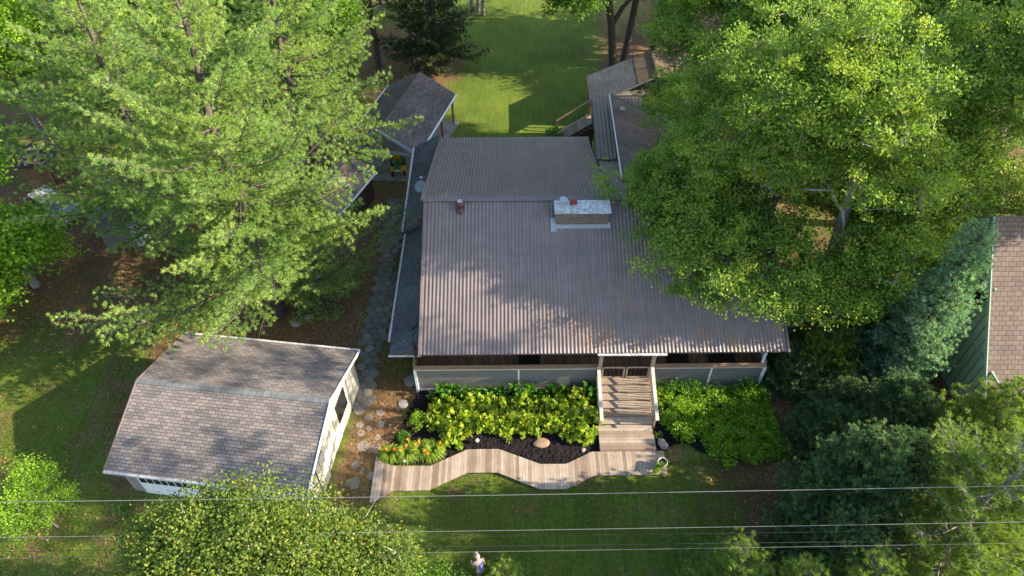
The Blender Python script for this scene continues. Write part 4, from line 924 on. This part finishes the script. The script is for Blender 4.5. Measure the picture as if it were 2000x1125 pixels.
# right bed: fresh green leafy mass
pr = [mound('leafy_shrub', (9, 18.6, .05), 'fresh green small-leaved shrub in the planting right of the steps', 'shrub', .62, .95, 900, .085, 'lf_bright', 80+k, 'leafy shrubs right of the steps', asp=.8, clump=22) for k in range(4)]
pts = []
for j, y in enumerate([16.9, 17.5, 18.1, 18.7, 19.3, 19.9]):
    x0 = {0: 10.0, 1: 9.4, 2: 8.3, 3: 7.7, 4: 7.6, 5: 7.6}[j]; x = x0
    while x < 12.9: pts.append((x+rngp.uniform(-.15, .15), y+rngp.uniform(-.15, .15))); x += .68
rngp.shuffle(pts); scatter(pr, pts, .75, 1.2, 'fresh green shrub right of the steps')
pr = [mound('dark_shrub', (9, 20.3, .05), 'dark green shrub tight against the porch skirting right of the steps', 'shrub', .55, 1.15, 500, .09, 'lf_deep', 90, 'dark shrubs against the right porch skirting', clump=14)]
scatter(pr, [(7.6+i*.7, 20.3) for i in range(8)], .8, 1.1, 'dark shrub against the right skirting')
# flower heads gone to seed by the right skirting
# daylilies
def daylily(base, label, R, nb, seed, nf):
    rng = np.random.default_rng(seed); o = thing('daylily', base, label, 'daylily', 'daylilies beside the boardwalk')
    V, Q = [], []; k0 = 0
    for i in range(nb):
        a = rng.uniform(0, 6.28); L = R*rng.uniform(.6, 1.15); hgt = rng.uniform(.28, .5); r0 = rng.uniform(0, .12); wd = .016
        u = np.array([math.cos(a), math.sin(a), 0]); s = np.array([-u[1], u[0], 0])
        pts = [u*r0+np.array([0, 0, .02]), u*(r0+L*.3)+np.array([0, 0, hgt*.85]), u*(r0+L*.65)+np.array([0, 0, hgt]), u*(r0+L)+np.array([0, 0, hgt*.45])]
        for j, p in enumerate(pts): ww = wd*[1, 1.2, .9, .15][j]; V += [p-s*ww, p+s*ww]
        for j in range(3): Q.append([k0+2*j, k0+2*j+1, k0+2*j+3, k0+2*j+2])
        k0 += 8
    npmesh('foliage', np.array(V), np.array(Q), np.repeat(rng.random(nb), 3), 'lf_lily', o)
    fp = [(rng.normal(0, R*.45), rng.normal(0, R*.45), rng.uniform(.55, .8)) for _ in range(nf)]
    V, Q = tubes([(p[0]*.3, p[1]*.3, .05) for p in fp], fp, np.full(nf, .007), np.full(nf, .005), 4); npmesh('stem', V, Q, np.full(len(Q), .5), 'lf_lily', o)
    bloom(o, fp, rng, .10)
daylily((-5.9, 16.98, .06), 'orange-flowering daylily clump at the left tip of the bed', .55, 170, 1, 3)
daylily((-5.1, 17.05, .06), 'orange daylily clump second from the left tip of the bed', .62, 220, 2, 4)
daylily((-4.45, 17.2, .06), 'orange daylily clump in the middle of the daylily row', .62, 220, 3, 3)
daylily((-3.9, 17.1, .06), 'daylily clump nearest the bend where the boardwalk swings up', .6, 200, 4, 2)
mound('hosta', (3.75, 17.75, .06), 'small variegated hosta on mulch just left of the lower landing', 'hosta', .25, .22, 70, .11, 'lf_gold', 100, asp=.5)
mound('hosta', (7.05, 17.95, .06), 'small green hosta tucked behind the boulder right of the landing', 'hosta', .24, .2, 60, .1, 'lf_lily', 101, asp=.5)
mound('hosta', (-.2, 17.75, .06), 'tiny pale-leaved seedling between the mulch and the perennials', 'hosta', .2, .16, 60, .06, 'lf_gold', 102, asp=.8)
# stones
def rock(name, base, label, s, mname, seed, cat='rock'):
    rng = np.random.default_rng(seed); import bmesh
    bm = bmesh.new(); bmesh.ops.create_icosphere(bm, subdivisions=3, radius=1)
    dirs = unit(rng.normal(size=(14, 3))); cut = rng.uniform(.62, .95, 14)
    for v in bm.verts:
        c = np.array(v.co)
        for d, k in zip(dirs, cut):
            h = c@d
            if h > k: c = c-d*(h-k)*.9
        v.co = Vector((c[0]*s[0], c[1]*s[1], c[2]*s[2]))
    me = bpy.data.meshes.new(name); bm.to_mesh(me); bm.free()
    for p in me.polygons: p.use_smooth = True
    o = link(name, me, mname, None, base); o.rotation_euler = (0, 0, rng.uniform(-.4, .4)); tag(o, label, cat)
rock('boulder', (7.2, 17.45, .2), 'rounded pinkish boulder on mulch at the right corner of the lower landing', (.24, .36, .24), 'rock', 1)
rock('garden_stone', (1.35, 17.6, .12), 'flat brown stone lying on mulch below the perennials', (.42, .3, .1), 'rock_brown', 2)
rock('garden_stone', (3.0, 17.95, .16), 'upright tan stone under the perennials near the steps', (.13, .32, .18), 'rock_brown', 3)
rock('garden_stone', (3.35, 17.2, .1), 'small grey stone on mulch by the boardwalk bend', (.13, .12, .08), 'rock', 4)
rock('garden_stone', (-9.0, 22.8, .05), 'pale stone on needle litter behind the garage roof corner', (.2, .15, .1), 'rock', 5)
rock('garden_stone', (-12.2, 25.4, .08), 'round pale stone at the foot of the big pine', (.3, .25, .12), 'rock', 6)
rock('garden_stone', (-11.6, 25.9, .08), 'grey stone just right of the big pine trunk', (.28, .22, .14), 'rock', 7)
rock('garden_stone', (-15.2, 25.1, .08), 'upright narrow grey stone left of the big pine trunk', (.14, .1, .3), 'rock', 8)
rock('garden_stone', (-5.6, 20.0, .03), 'flat grey slab stone on the ground at the left porch corner', (.26, .3, .035), 'concrete', 9)
rock('garden_stone', (-5.35, 21.4, .03), 'grey paving slab under the lower roof eave', (.34, .4, .035), 'concrete', 10)
# garden lights
for (x, y, lb) in ((-1.75, 17.65, 'white dome garden light on mulch above the boardwalk crest'), (-5.15, 16.6, 'white round garden light in front of the daylilies')):
    g = thing('garden_light', (x, y, .06), lb, 'garden light')
    MB().tube((x, y, .0), (x, y, .26), .02).build('stake', 'dark_metal', g)
    MB().lathe([(.02, .2), (.09, .24), (.1, .29), (.07, .35), (0, .38)], (x, y, .03), 14).build('lamp_head', 'white', g, smooth=True)
# planter
PX, PY = 6.95, 16.25
g = thing('planter_pot', (PX, PY, .15), 'round cream planter pot with a trailing plant on the right end of the boardwalk', 'planter')
MB().lathe([(0, 0), (.17, 0), (.215, .4), (.235, .42), (.235, .46), (.2, .46), (.19, .36), (0, .36)], (PX, PY, .15), 24).build('pot', 'pot', g, smooth=False)
MB().lathe([(.188, .375), (0, .385)], (PX, PY, .15), 24).build('soil', 'soil', g)
rng = np.random.default_rng(9); C, D = [], []
for i in range(260):
    t_ = rng.random(); C.append((-.05-.38*t_+rng.normal(0, .07), -.1-.28*t_+rng.normal(0, .07), .45-.42*t_*t_+rng.normal(0, .05))); D.append((-.6, -.6, -.4))
V, Q = leaf_quads(np.array(C), np.array(D)+rng.normal(0, .5, (260, 3)), rng.normal(0, .6, (260, 3))+np.array([0, 0, 1]), .12, .05)
npmesh('plant', V, Q, rng.random(len(Q)), 'lf_lily', g)

# ------------------------------------------------------------------ person
def skinned(name, chains, material, parent, sub=2):
    vs, es, rs = [], [], []
    for ch in chains:
        prev = ch[0] if isinstance(ch[0], int) else None
        for (p, r) in (ch[1:] if prev is not None else ch):
            vs.append(p); rs.append(r)
            if prev is not None: es.append((prev, len(vs)-1))
            prev = len(vs)-1
    me = bpy.data.meshes.new(name); me.from_pydata(vs, es, []); ob_ = link(name, me, material, parent)
    sm = ob_.modifiers.new('skin', 'SKIN'); sm.use_smooth_shade = True
    for i, r in enumerate(rs):
        sv = me.skin_vertices[0].data[i]; rr = r if isinstance(r, tuple) else (r, r); sv.radius = rr; sv.use_root = (i == 0)
    s2 = ob_.modifiers.new('sub', 'SUBSURF'); s2.levels = sub; s2.render_levels = sub
    return ob_
pn = thing('person', (-1.4, 11.2, 0), 'person in pale cap, pale and blue top and dark shorts crossing the front lawn', 'person')
pn.rotation_euler = (0, 0, math.radians(115))     # local +x is the walking direction
body = [((0, 0, .93), (.14, .11)), ((.05, 0, 1.08), (.13, .11)), ((.12, 0, 1.25), (.14, .12)), ((.18, 0, 1.4), (.11, .1)), ((.22, 0, 1.49), .05), ((.25, 0, 1.55), .055), ((.27, 0, 1.64), (.085, .075)), ((.26, 0, 1.72), .06)]
ch = [body]
for s in (1, -1):
    k = len(sum([c if not isinstance(c[0], int) else c[1:] for c in ch], []))
    arm = [3, ((.17, s*.18, 1.4), .06), ((.17+.1*s, s*.24, 1.15), .045), ((.28+.16*s, s*.22, .95), .034), ((.31+.17*s, s*.21, .9), (.03, .02)), ((.33+.18*s, s*.21, .85), (.034, .018))]
    ch.append(arm); palm = k+4
    for f in range(4): ch.append([palm, ((.345+.18*s, s*.21+(f-1.5)*.02, .81), .009), ((.36+.18*s, s*.21+(f-1.5)*.021, .775-.006*(f in (1, 2))), .008), ((.37+.18*s-.012, s*.21+(f-1.5)*.021, .745-.01*(f in (1, 2))), .007)])
    ch.append([palm-1, ((.36+.17*s, s*.18, .87), .010), ((.39+.17*s, s*.17, .84), .009)])
    ch.append([0, ((s*.02, s*.1, .86), .1), ((.02-s*.16+.06, s*.11, .5), .07), ((-s*.26-.06*s, s*.11, .28), .055), ((-s*.34-.05, s*.11, .09), .04), ((-s*.34+.02, s*.11, .05), .042), ((-s*.34+.12, s*.12, .035), (.03, .04))])
skinned('body', ch, 'skin', pn, 1)
skinned('tunic', [[((.0, 0, .9), (.165, .15)), ((.06, 0, 1.08), (.155, .14)), ((.12, 0, 1.25), (.165, .15)), ((.18, 0, 1.4), (.13, .13)), ((.21, 0, 1.46), (.07, .07))], [3, ((.17, .19, 1.39), .08), ((.23, .235, 1.24), .065)], [3, ((.17, -.19, 1.39), .08), ((.11, -.235, 1.24), .065)]], 'shirt', pn)
skinned('blue_panel', [[((-.1, -.02, .95), (.05, .11)), ((-.06, -.02, 1.15), (.05, .11)), ((.04, -.02, 1.38), (.06, .09))]], 'blue_cloth', pn)
skinned('shorts', [[((0, 0, .92), (.15, .14)), ((0, 0, .84), (.14, .15))], [1, ((-.02, .1, .74), .115), ((-.05, .11, .56), .1)], [1, ((.06, -.1, .74), .115), ((.14, -.11, .56), .1)]], 'shorts', pn)
mb = MB(); mb.lathe([(.0, .12), (.07, .105), (.105, .06), (.115, 0), (.112, -.02)], (-1.4+.26, 11.2, 1.69), 20); mb.prism([(-1.4+.3, 11.1), (-1.4+.47, 11.13), (-1.4+.47, 11.27), (-1.4+.3, 11.3)], 1.675, 1.69); mb.build('cap', 'hat', pn, smooth=True)
mb = MB(); mb.lathe([(.006, -.01), (.012, 0), (.006, .01)], (-1.4+.345, 11.17, 1.63), 8); mb.lathe([(.006, -.01), (.012, 0), (.006, .01)], (-1.4+.345, 11.23, 1.63), 8); mb.build('eyes', 'dark_metal', pn)
mb = MB(); mb.prismv([(-1.05, 11.185, 1.585), (-1.02, 11.2, 1.585), (-1.05, 11.215, 1.585)], [(-1.06, 11.19, 1.635), (-1.05, 11.2, 1.635), (-1.06, 11.21, 1.635)]); mb.build('nose', 'skin', pn)
for s in (1, -1): MB().box(-1.4-s*.34-.09, -1.4-s*.34+.17, 11.2+s*.11-.05, 11.2+s*.11+.05, .0, .07).build('shoe', 'dark_metal', pn, bevel=.02)

# ------------------------------------------------------------------ trees
conifer('white_pine', (-13.36, 26.33, 0), 'huge pale green white pine towering behind the garage', 19.0, 8.3, 21, z0=3.0, levels=19, per=6, nb=9, tr=.42, dead=10, prof=.62, droop=.14, lean=(.6, -.3), tuft=.26, twig=.38, gap=.04, blade=(.17, .036), skip=lambda a, z: (z < 6.2 and (a > 262 or a < 12)) or (z < 5 and a > 245))
conifer('white_pine', (-20.0, 31.5, 0), 'broad white pine left of and behind the tallest one, over the outbuilding', 17.5, 6.8, 22, z0=4.2, levels=16, per=6, nb=9, tr=.36, dead=4, prof=.62, droop=.14, tuft=.28, twig=.42, gap=.05, blade=(.18, .038))
conifer('white_pine', (-13.0, 37.2, 0), 'white pine with pale tips leaning over the carport roof', 17.5, 6.6, 23, z0=5, levels=14, per=6, nb=8, tr=.34, prof=.6, droop=.1, tuft=.3, twig=.45, gap=.05, blade=(.19, .042))
conifer('white_pine', (-25.5, 42, 0), 'white pine at the upper left among leafy woodland trees', 17, 5, 24, z0=4, levels=12, per=5, nb=7, tr=.32, prof=.7, tuft=.34, twig=.5, blade=(.22, .05))
conifer('small_pine', (-10.9, 26.7, 0), 'low bushy young pine just right of the big pine trunk', 4.6, 2.3, 25, z0=1.0, levels=8, per=6, nb=8, tr=.08, prof=.5, tuft=.2, twig=.3, blade=(.13, .028), mat_='lf_pine')
# maples right
mt_ = at(1605, 575, 3.2); mb_ = (15.2, 24.4, 0)
tk = [(0, 0, 0), (mt_[0]-mb_[0], mt_[1]-mb_[1], 3.2), (1.2, 1.2, 6), (1.0, 1.5, 9), (1.2, 1.5, 13)]
broadleaf('maple_tree', mb_, 'large spreading maple with a leaning trunk overhanging the right end of the house roof', [(-5.2, 2.5, 6.8, 4.2, 4.2, 1.9), (-4.0, -.8, 6.4, 4.6, 2.6, 1.5), (-2.5, 5.5, 9.5, 5, 5, 2.6), (1, 2.2, 10.5, 5.5, 4.6, 3.5), (3, 5, 11, 6, 5, 4), (-.5, 3, 13.5, 4.5, 4.5, 3), (3.6, 1.8, 8.0, 3.3, 3, 2.6), (1, -1.8, 5.8, 2.2, 1.5, 1.4), (3.5, 3.0, 6.5, 3, 2.5, 2), (6, 1, 5.5, 2.5, 2, 2), (2.5, -1.2, 7.2, 3, 2, 2), (-3.6, -2.0, 5.9, 4, 1.6, 1.0), (-.5, -2.6, 5.2, 2.4, 1.2, .9), (-6.8, 3.4, 7.4, 3.2, 3.2, 1.5)],
          tk, 31, ncl=2300, per=150, leaf=.132, spread=(.40, .17), tr=.48, bark='bark_grey', jit=.2, dead=160, fill=.35)
broadleaf('maple_tree', (16, 40, 0), 'tall maple behind the overhanging one, over the rear wing roof', [(-3.5, 0, 10, 4.5, 5, 3), (2, -2, 12, 6, 6, 4), (3, 1, 14, 6, 4.5, 4), (-1, 1.5, 13, 5, 4.5, 4), (-5, -3, 6.5, 3, 3, 1.5)],
          [(0, 0, 0), (0, 0, 5), (.5, 0, 10), (.5, .5, 14)], 32, ncl=1500, per=125, leaf=.155, spread=(.45, .2), tr=.4, jit=.2, dead=120)
broadleaf('maple_tree', (27.5, 33, 0), 'maple with yellow-green leaves reaching over the green house roof', [(-2, -3, 12, 5, 5, 4), (2, 2, 13.5, 6, 6, 4.5), (-4, 3, 11, 5, 5, 4), (.9, -7.6, 9.6, 2.8, 1.8, 1.5), (-.6, -9.0, 10.4, 2.4, 1.5, 1.1)],
          [(0, 0, 0), (0, 0, 6), (-.3, -.5, 11), (0, 0, 15)], 33, ncl=1600, per=125, leaf=.155, spread=(.45, .2), tr=.4, jit=.2, dead=120)
broadleaf('maple_tree', (30, 47, 0), 'maple filling the upper right corner of the view', [(0, 0, 7, 6, 6, 3.5), (-5, 2, 7, 5, 4, 3), (3, -5, 7, 5, 4, 2.5)],
          [(0, 0, 0), (0, 0, 4), (0, 0, 8)], 34, ncl=800, per=80, leaf=.22, spread=(.6, .3), tr=.35, jit=.2)
broadleaf('maple_tree', (21.0, 28.5, 0), 'low yellow-green maple filling the gap between the spruce tip and the leaning maple', [(-2, -1, 6.5, 3.2, 2.6, 2.2), (1, -1.5, 7.5, 3.2, 2.6, 2.4), (0, 2, 8, 3.5, 3, 3), (-3.5, 1, 5.5, 2.2, 2.2, 2)],
          [(0, 0, 0), (0, 0, 3), (-.3, 0, 6)], 39, ncl=620, per=150, leaf=.12, spread=(.48, .22), tr=.24, jit=.2, dead=30)
# tall unseen trees added beyond the right edge to dapple the house roof
broadleaf('maple_tree', (39, 24.5, 0), 'unseen open-crowned maple added beyond the right edge to dapple the house roof', [(0, -1, 20, 3, 4.5, 5), (0, 2, 23, 3, 3.5, 3), (1, -3.6, 18, 3, 2.2, 3), (-1, 3, 17, 3, 3, 3)], [(0, 0, 0), (0, 0, 8), (0, 0, 16), (0, 0, 23)], 93, ncl=210, per=130, leaf=.26, spread=(.42, .24), tr=.35, zmin=13)
broadleaf('maple_tree', (40, 34, 0), 'second unseen maple added beyond the right edge to dapple the back roof slope', [(0, 0, 21, 3.5, 4.5, 5), (0, 4, 19, 3, 3, 4)], [(0, 0, 0), (0, 0, 8), (0, 0, 16), (0, 0, 23)], 94, ncl=170, per=130, leaf=.26, spread=(.42, .24), tr=.35, zmin=13)
# trunk clump at the back lawn edge
broadleaf('basswood_tree', (8.8, 54.2, 0), 'multi-stemmed dark-trunked tree at the right side of the back lawn', [(-2, 0, 9.5, 4.5, 4, 3), (1.5, 1, 11, 4.5, 4, 4), (-3.5, -2, 6.5, 2.2, 2.2, 2.2), (3.2, .5, 6.2, 2.6, 2.0, 2.6), (5.5, 0, 8, 3, 2.5, 3)],
          [(0, 0, 0), (-.5, 0, 3.5), (-1.2, 0, 7), (-1.2, 0, 10)], 35, ncl=950, per=75, leaf=.20, spread=(.6, .35), mat_='lf_wood', tr=.42, bark='bark_pine', zmin=3)
for k, (x, y, lb) in enumerate([(9.7, 54.6, 'dark trunk just right of the multi-stemmed tree'), (12.2, 55.6, 'leafy tree whose trunk stands behind the plywood-patched roof'), (15.6, 61.5, 'tree with leaning bare trunk at the top, right of the back lawn')]):
    broadleaf('woodland_tree', (x, y, 0), lb, [(0, 0, 9, 3.5, 3.5, 4), (1, 0, 12, 3, 3, 3)], [(0, 0, 0), (.3, 0, 4), (.6, 0, 8), (.5, 0, 12)], 36+k, ncl=240, per=55, leaf=.2, spread=(.6, .35), mat_='lf_wood', tr=.36, bark='bark_pine', zmin=4)
# dark spruce behind the carport
conifer('dark_spruce', (-6.25, 53.6, 0), 'dark open-branched spruce standing behind the carport roof', 15, 4.3, 41, z0=2.2, levels=18, per=6, mat_='lf_dark', nb=7, blade=(.22, .05), prof=.75, rise=(-.15, .5), twig=.4, tuft=.32, droop=.18, tr=.36, bark='bark_pine')
broadleaf('leafy_tree', (-11.2, 54.5, 0), 'bright leafy tree left of the dark spruce behind the carport', [(0, 0, 6.5, 3, 3, 4.5), (-1.5, 0, 9, 3, 3, 4)], [(0, 0, 0), (0, 0, 5), (0, 0, 10)], 42, ncl=330, per=60, leaf=.19, spread=(.55, .35), mat_='lf_wood', tr=.3, bark='bark_pine', zmin=1.2)
broadleaf('leafy_tree', (-13.3, 46.2, 0), 'leafy tree with boughs to the ground between the pines and the carport roof', [(0, 0, 3.5, 2.2, 2.2, 3.2), (.6, .5, 6.5, 2.2, 2.2, 3)], [(0, 0, 0), (0, 0, 3), (0, 0, 7)], 43, ncl=300, per=70, leaf=.17, spread=(.5, .3), mat_='lf_wood', tr=.22, bark='bark_pine', zmin=.5)
for k, (x, y) in enumerate([(-3.6, 64.2), (-3.0, 64.8), (-2.5, 64.0)]):
    broadleaf('slender_birch', (x, y, 0), ['left stem of three pale trunks at the top edge of the back lawn', 'middle stem of three pale trunks at the top edge of the back lawn', 'right stem of three pale trunks at the top edge of the back lawn'][k],
              [(0, 1, 10, 2, 2, 3)], [(0, 0, 0), (.1, 0, 5), (.1, .3, 10)], 44+k, ncl=90, per=50, leaf=.18, spread=(.5, .3), mat_='lf_wood', tr=.2, bark='bark_grey', zmin=6)
# woods around the edges
places = [(-28.3, 28.6, 4.6, 'bright green leafy tree at the left edge beyond the pine shade', 'lf_bright', 2.2), (-29.2, 25.5, 3.4, 'low leafy tree at the left edge nearest the garage lawn', 'lf_bright', 2.0), (-33.6, 33.4, 8, 'tall leafy tree at the left edge beside the firewood shelter', 'lf_bright', 2.5),
          (-34, 43, 12, 'leafy tree behind the firewood shelter', 'lf_bright', 3.8), (-25, 46, 13, 'leafy tree behind the upper left white pine', 'lf_bright', 4), (-44, 44, 14, 'leafy tree in the far upper left corner', 'lf_wood', 4.5),
          (-17, 50, 13, 'leafy tree at the top edge between the pines and the dark spruce', 'lf_wood', 3.8), (-33, 56, 15, 'woodland tree in the back row, upper left', 'lf_wood', 5), (-22, 60, 15, 'woodland tree in the back row behind the pines', 'lf_wood', 4.5),
          (-12, 64, 15, 'woodland tree in the back row left of the pale trunks', 'lf_wood', 4), (21, 56, 15, 'woodland tree in the back row right of the back lawn', 'lf_wood', 4.5), (40, 60, 16, 'woodland tree in the back row at the upper right', 'lf_wood', 5.5), (40, 44, 10, 'woodland tree at the right edge behind the green house', 'lf_maple', 4)]
for k, (x, y, h, lb, mm_, R) in enumerate(places):
    broadleaf('woodland_tree', (x, y, 0), lb, [(0, 0, h*.55, R, R, h*.36), (R*.4, -R*.2, h*.72, R*.7, R*.7, h*.25), (-R*.4, R*.2, h*.65, R*.7, R*.7, h*.28)], [(0, 0, 0), (0, 0, h*.4), (.2, 0, h*.75)], 100+k, ncl=int(30*R*h**.6*1.5), per=60, leaf=.20 if y < 45 else .27, spread=(.6, .35), mat_=mm_, tr=.26, zmin=.8)
# understory below the maple
for k, (x, y, h, R, lb, mm_) in enumerate([(15.6, 21.6, 3.4, 1.8, 'light green young hemlock below the maple trunk, beside the porch end', 'lf_pine2'), (18.3, 23.6, 3.8, 2.0, 'feathery green hemlock right of the maple trunk', 'lf_pine2'), (14.2, 21.2, 2.2, 1.4, 'low dark conifer at the right end of the leafy shrubs', 'lf_cedar'), (16.0, 18.9, 2.4, 1.7, 'dull green juniper between the porch end and the blue spruce', 'lf_cedar')]):
    conifer('young_conifer', (x, y, 0), lb, h, R, 50+k, z0=.3, levels=10, per=7, mat_=mm_, nb=9, blade=(.14, .035), prof=.55, twig=.28, tuft=.18, tr=.07, bare=.1, rise=(.1, .8))
conifer('blue_spruce', (19.35, 21.1, 0), 'dense blue-green spruce in front of the green house', 10.8, 2.1, 61, z0=.4, levels=30, per=8, mat_='lf_spruce', nb=9, blade=(.12, .034), prof=.72, rise=(-.05, .75), twig=.26, tuft=.17, droop=.1, tr=.2, bare=.15, flat=.3, tl=.3)
for k, (x, y, h, R, lb) in enumerate([(13.3, 12.9, 7.6, 2.5, 'dark green cedar at the lower right beside the shaded lawn'), (15.0, 13.3, 6.6, 2.2, 'dark cedar right behind the lawn-side cedar'), (17.5, 17.4, 4.2, 2.0, 'dark cedar directly below the blue spruce'), (14.9, 17.0, 2.5, 1.8, 'low dark cedar between the leafy shrubs and the taller cedars'), (12.4, 11.2, 5.2, 1.9, 'short dark cedar at the lower right nearest the camera')]):
    conifer('cedar_tree', (x, y, 0), lb, h, R, 65+k, z0=.3, levels=20, per=8, mat_='lf_cedar', nb=9, blade=(.13, .04), prof=.55, rise=(.1, .9), twig=.26, tuft=.17, droop=.08, tr=.14, bare=.15, flat=.4)
# lower right pine and young ones
conifer('white_pine', (20.4, 15.8, 0), 'bright soft-needled pine whose tip stands before the green house eave', 6.2, 2.6, 72, z0=.8, levels=16, per=7, mat_='lf_pine2', nb=12, blade=(.18, .03), prof=.6, tr=.15, twig=.34, tuft=.22)
conifer('white_pine', (16.8, 11.3, 0), 'soft-needled pine with forked grey branches in the lower right corner', 9.2, 4.4, 71, z0=2.0, levels=14, per=6, mat_='lf_pine2', nb=13, blade=(.18, .03), prof=.55, tr=.2, twig=.36, tuft=.22, dead=8, bark='bark_grey', gap=.06)
for k, (x, y, h, R, lb) in enumerate([(8.3, 10.2, 5.0, 1.5, 'tip of a young pine at the bottom edge left of the cedars'), (10.4, 9.4, 5.2, 1.5, 'young pine tip at the bottom edge below the cedars'), (12.6, 9.2, 6.0, 1.6, 'young pine at the bottom edge beside the lower right pine'), (17.6, 7.2, 8, 2.2, 'young pine cut by the bottom right corner'), (-.35, 10.9, 1.3, .5, 'tiny blue-green pine seedling beside the walking person')]):
    conifer('young_pine', (x, y, 0), lb, h, R, 75+k, z0=.3, levels=9 if h > 2 else 5, per=6, mat_='lf_pine2', nb=12, blade=(.15, .02), prof=.6, tr=.07, twig=.3, tuft=.18, rise=(.3, 1.0), bare=.1)
# high-crowned pines added out of view on the right to shade the garage
conifer('white_pine', (25.2, 11, 0), 'unseen bare-stemmed white pine added beyond the right edge to shade the garage front', 24.5, 3.4, 91, z0=16, levels=10, per=6, nb=6, tr=.35, prof=.45, tuft=.32, twig=.5, blade=(.24, .05))
conifer('white_pine', (34, 16.2, 0), 'unseen bare-trunked white pine added at the far right to dapple the garage roof', 27.5, 3.2, 92, z0=19.5, levels=9, per=6, nb=5, tr=.35, prof=.4, tuft=.4, twig=.6, blade=(.26, .05), gap=.4)
# birch bottom centre and sapling
broadleaf('birch_tree', (-8.6, 8.6, 0), 'full yellow-green birch with white limbs before the garage door', [(-1.6, .2, 6.6, 2.6, 2.0, 2.4), (1.2, .4, 6.8, 2.6, 2.0, 2.4), (-.4, .6, 8.4, 2.6, 1.6, 1.6), (3.1, .3, 6.0, 2.3, 1.8, 2.0), (-3.4, -.4, 5.4, 1.5, 1.5, 1.8)],
          [(0, -.8, 0), (.0, -.3, 3.5), (-.2, .1, 6), (-.4, .2, 8.4)], 81, ncl=1000, per=90, leaf=.10, spread=(.36, .2), mat_='lf_birch', bark='bark_birch', tr=.17, tipr=.008, jit=.15, dead=20, fill=.4)
broadleaf('alder_tree', (-3.4, 8.8, 0), 'darker leafy tree right of the birch at the bottom edge', [(0, 0, 3.2, 1.6, 1.5, 1.9)], [(0, -.3, 0), (0, 0, 2), (0, 0, 4)], 82, ncl=130, per=80, leaf=.09, spread=(.34, .22), mat_='lf_wood', tr=.09, tipr=.008)
broadleaf('sapling', (-20.3, 13.6, 0), 'bright green leafy sapling on the lawn left of the garage', [(-.1, 0, 1.6, 1.25, 1.1, 1.3), (.2, .5, 2.9, .7, .7, .8), (-.3, .9, 2.9, .6, .5, .6)], [(0, 0, 0), (0, 0, 1.2), (.1, .2, 2.6)], 83, ncl=110, per=70, leaf=.085, spread=(.3, .2), mat_='lf_bright', tr=.05, tipr=.007, zmin=.3)
for k, (x, y, h) in enumerate([(-17.6, 14.5, .5), (-16.7, 13.6, .45)]):
    mound('low_shrub', (x, y, 0), ['small dull green shrub at the front left corner of the garage', 'low weedy shrub on bare ground before the garage door'][k], 'shrub', .6, h, 350, .06, 'lf_deep', 110+k)
mound('low_shrub', (3.3, 43.4, 0), 'leafy bush beside the rear stair', 'shrub', .8, 1.1, 700, .1, 'lf_deep', 113)
mound('low_shrub', (5.0, 42.0, 0), 'bushy plant below the rear stair handrail', 'shrub', .7, 1.0, 500, .1, 'lf_bright', 114)
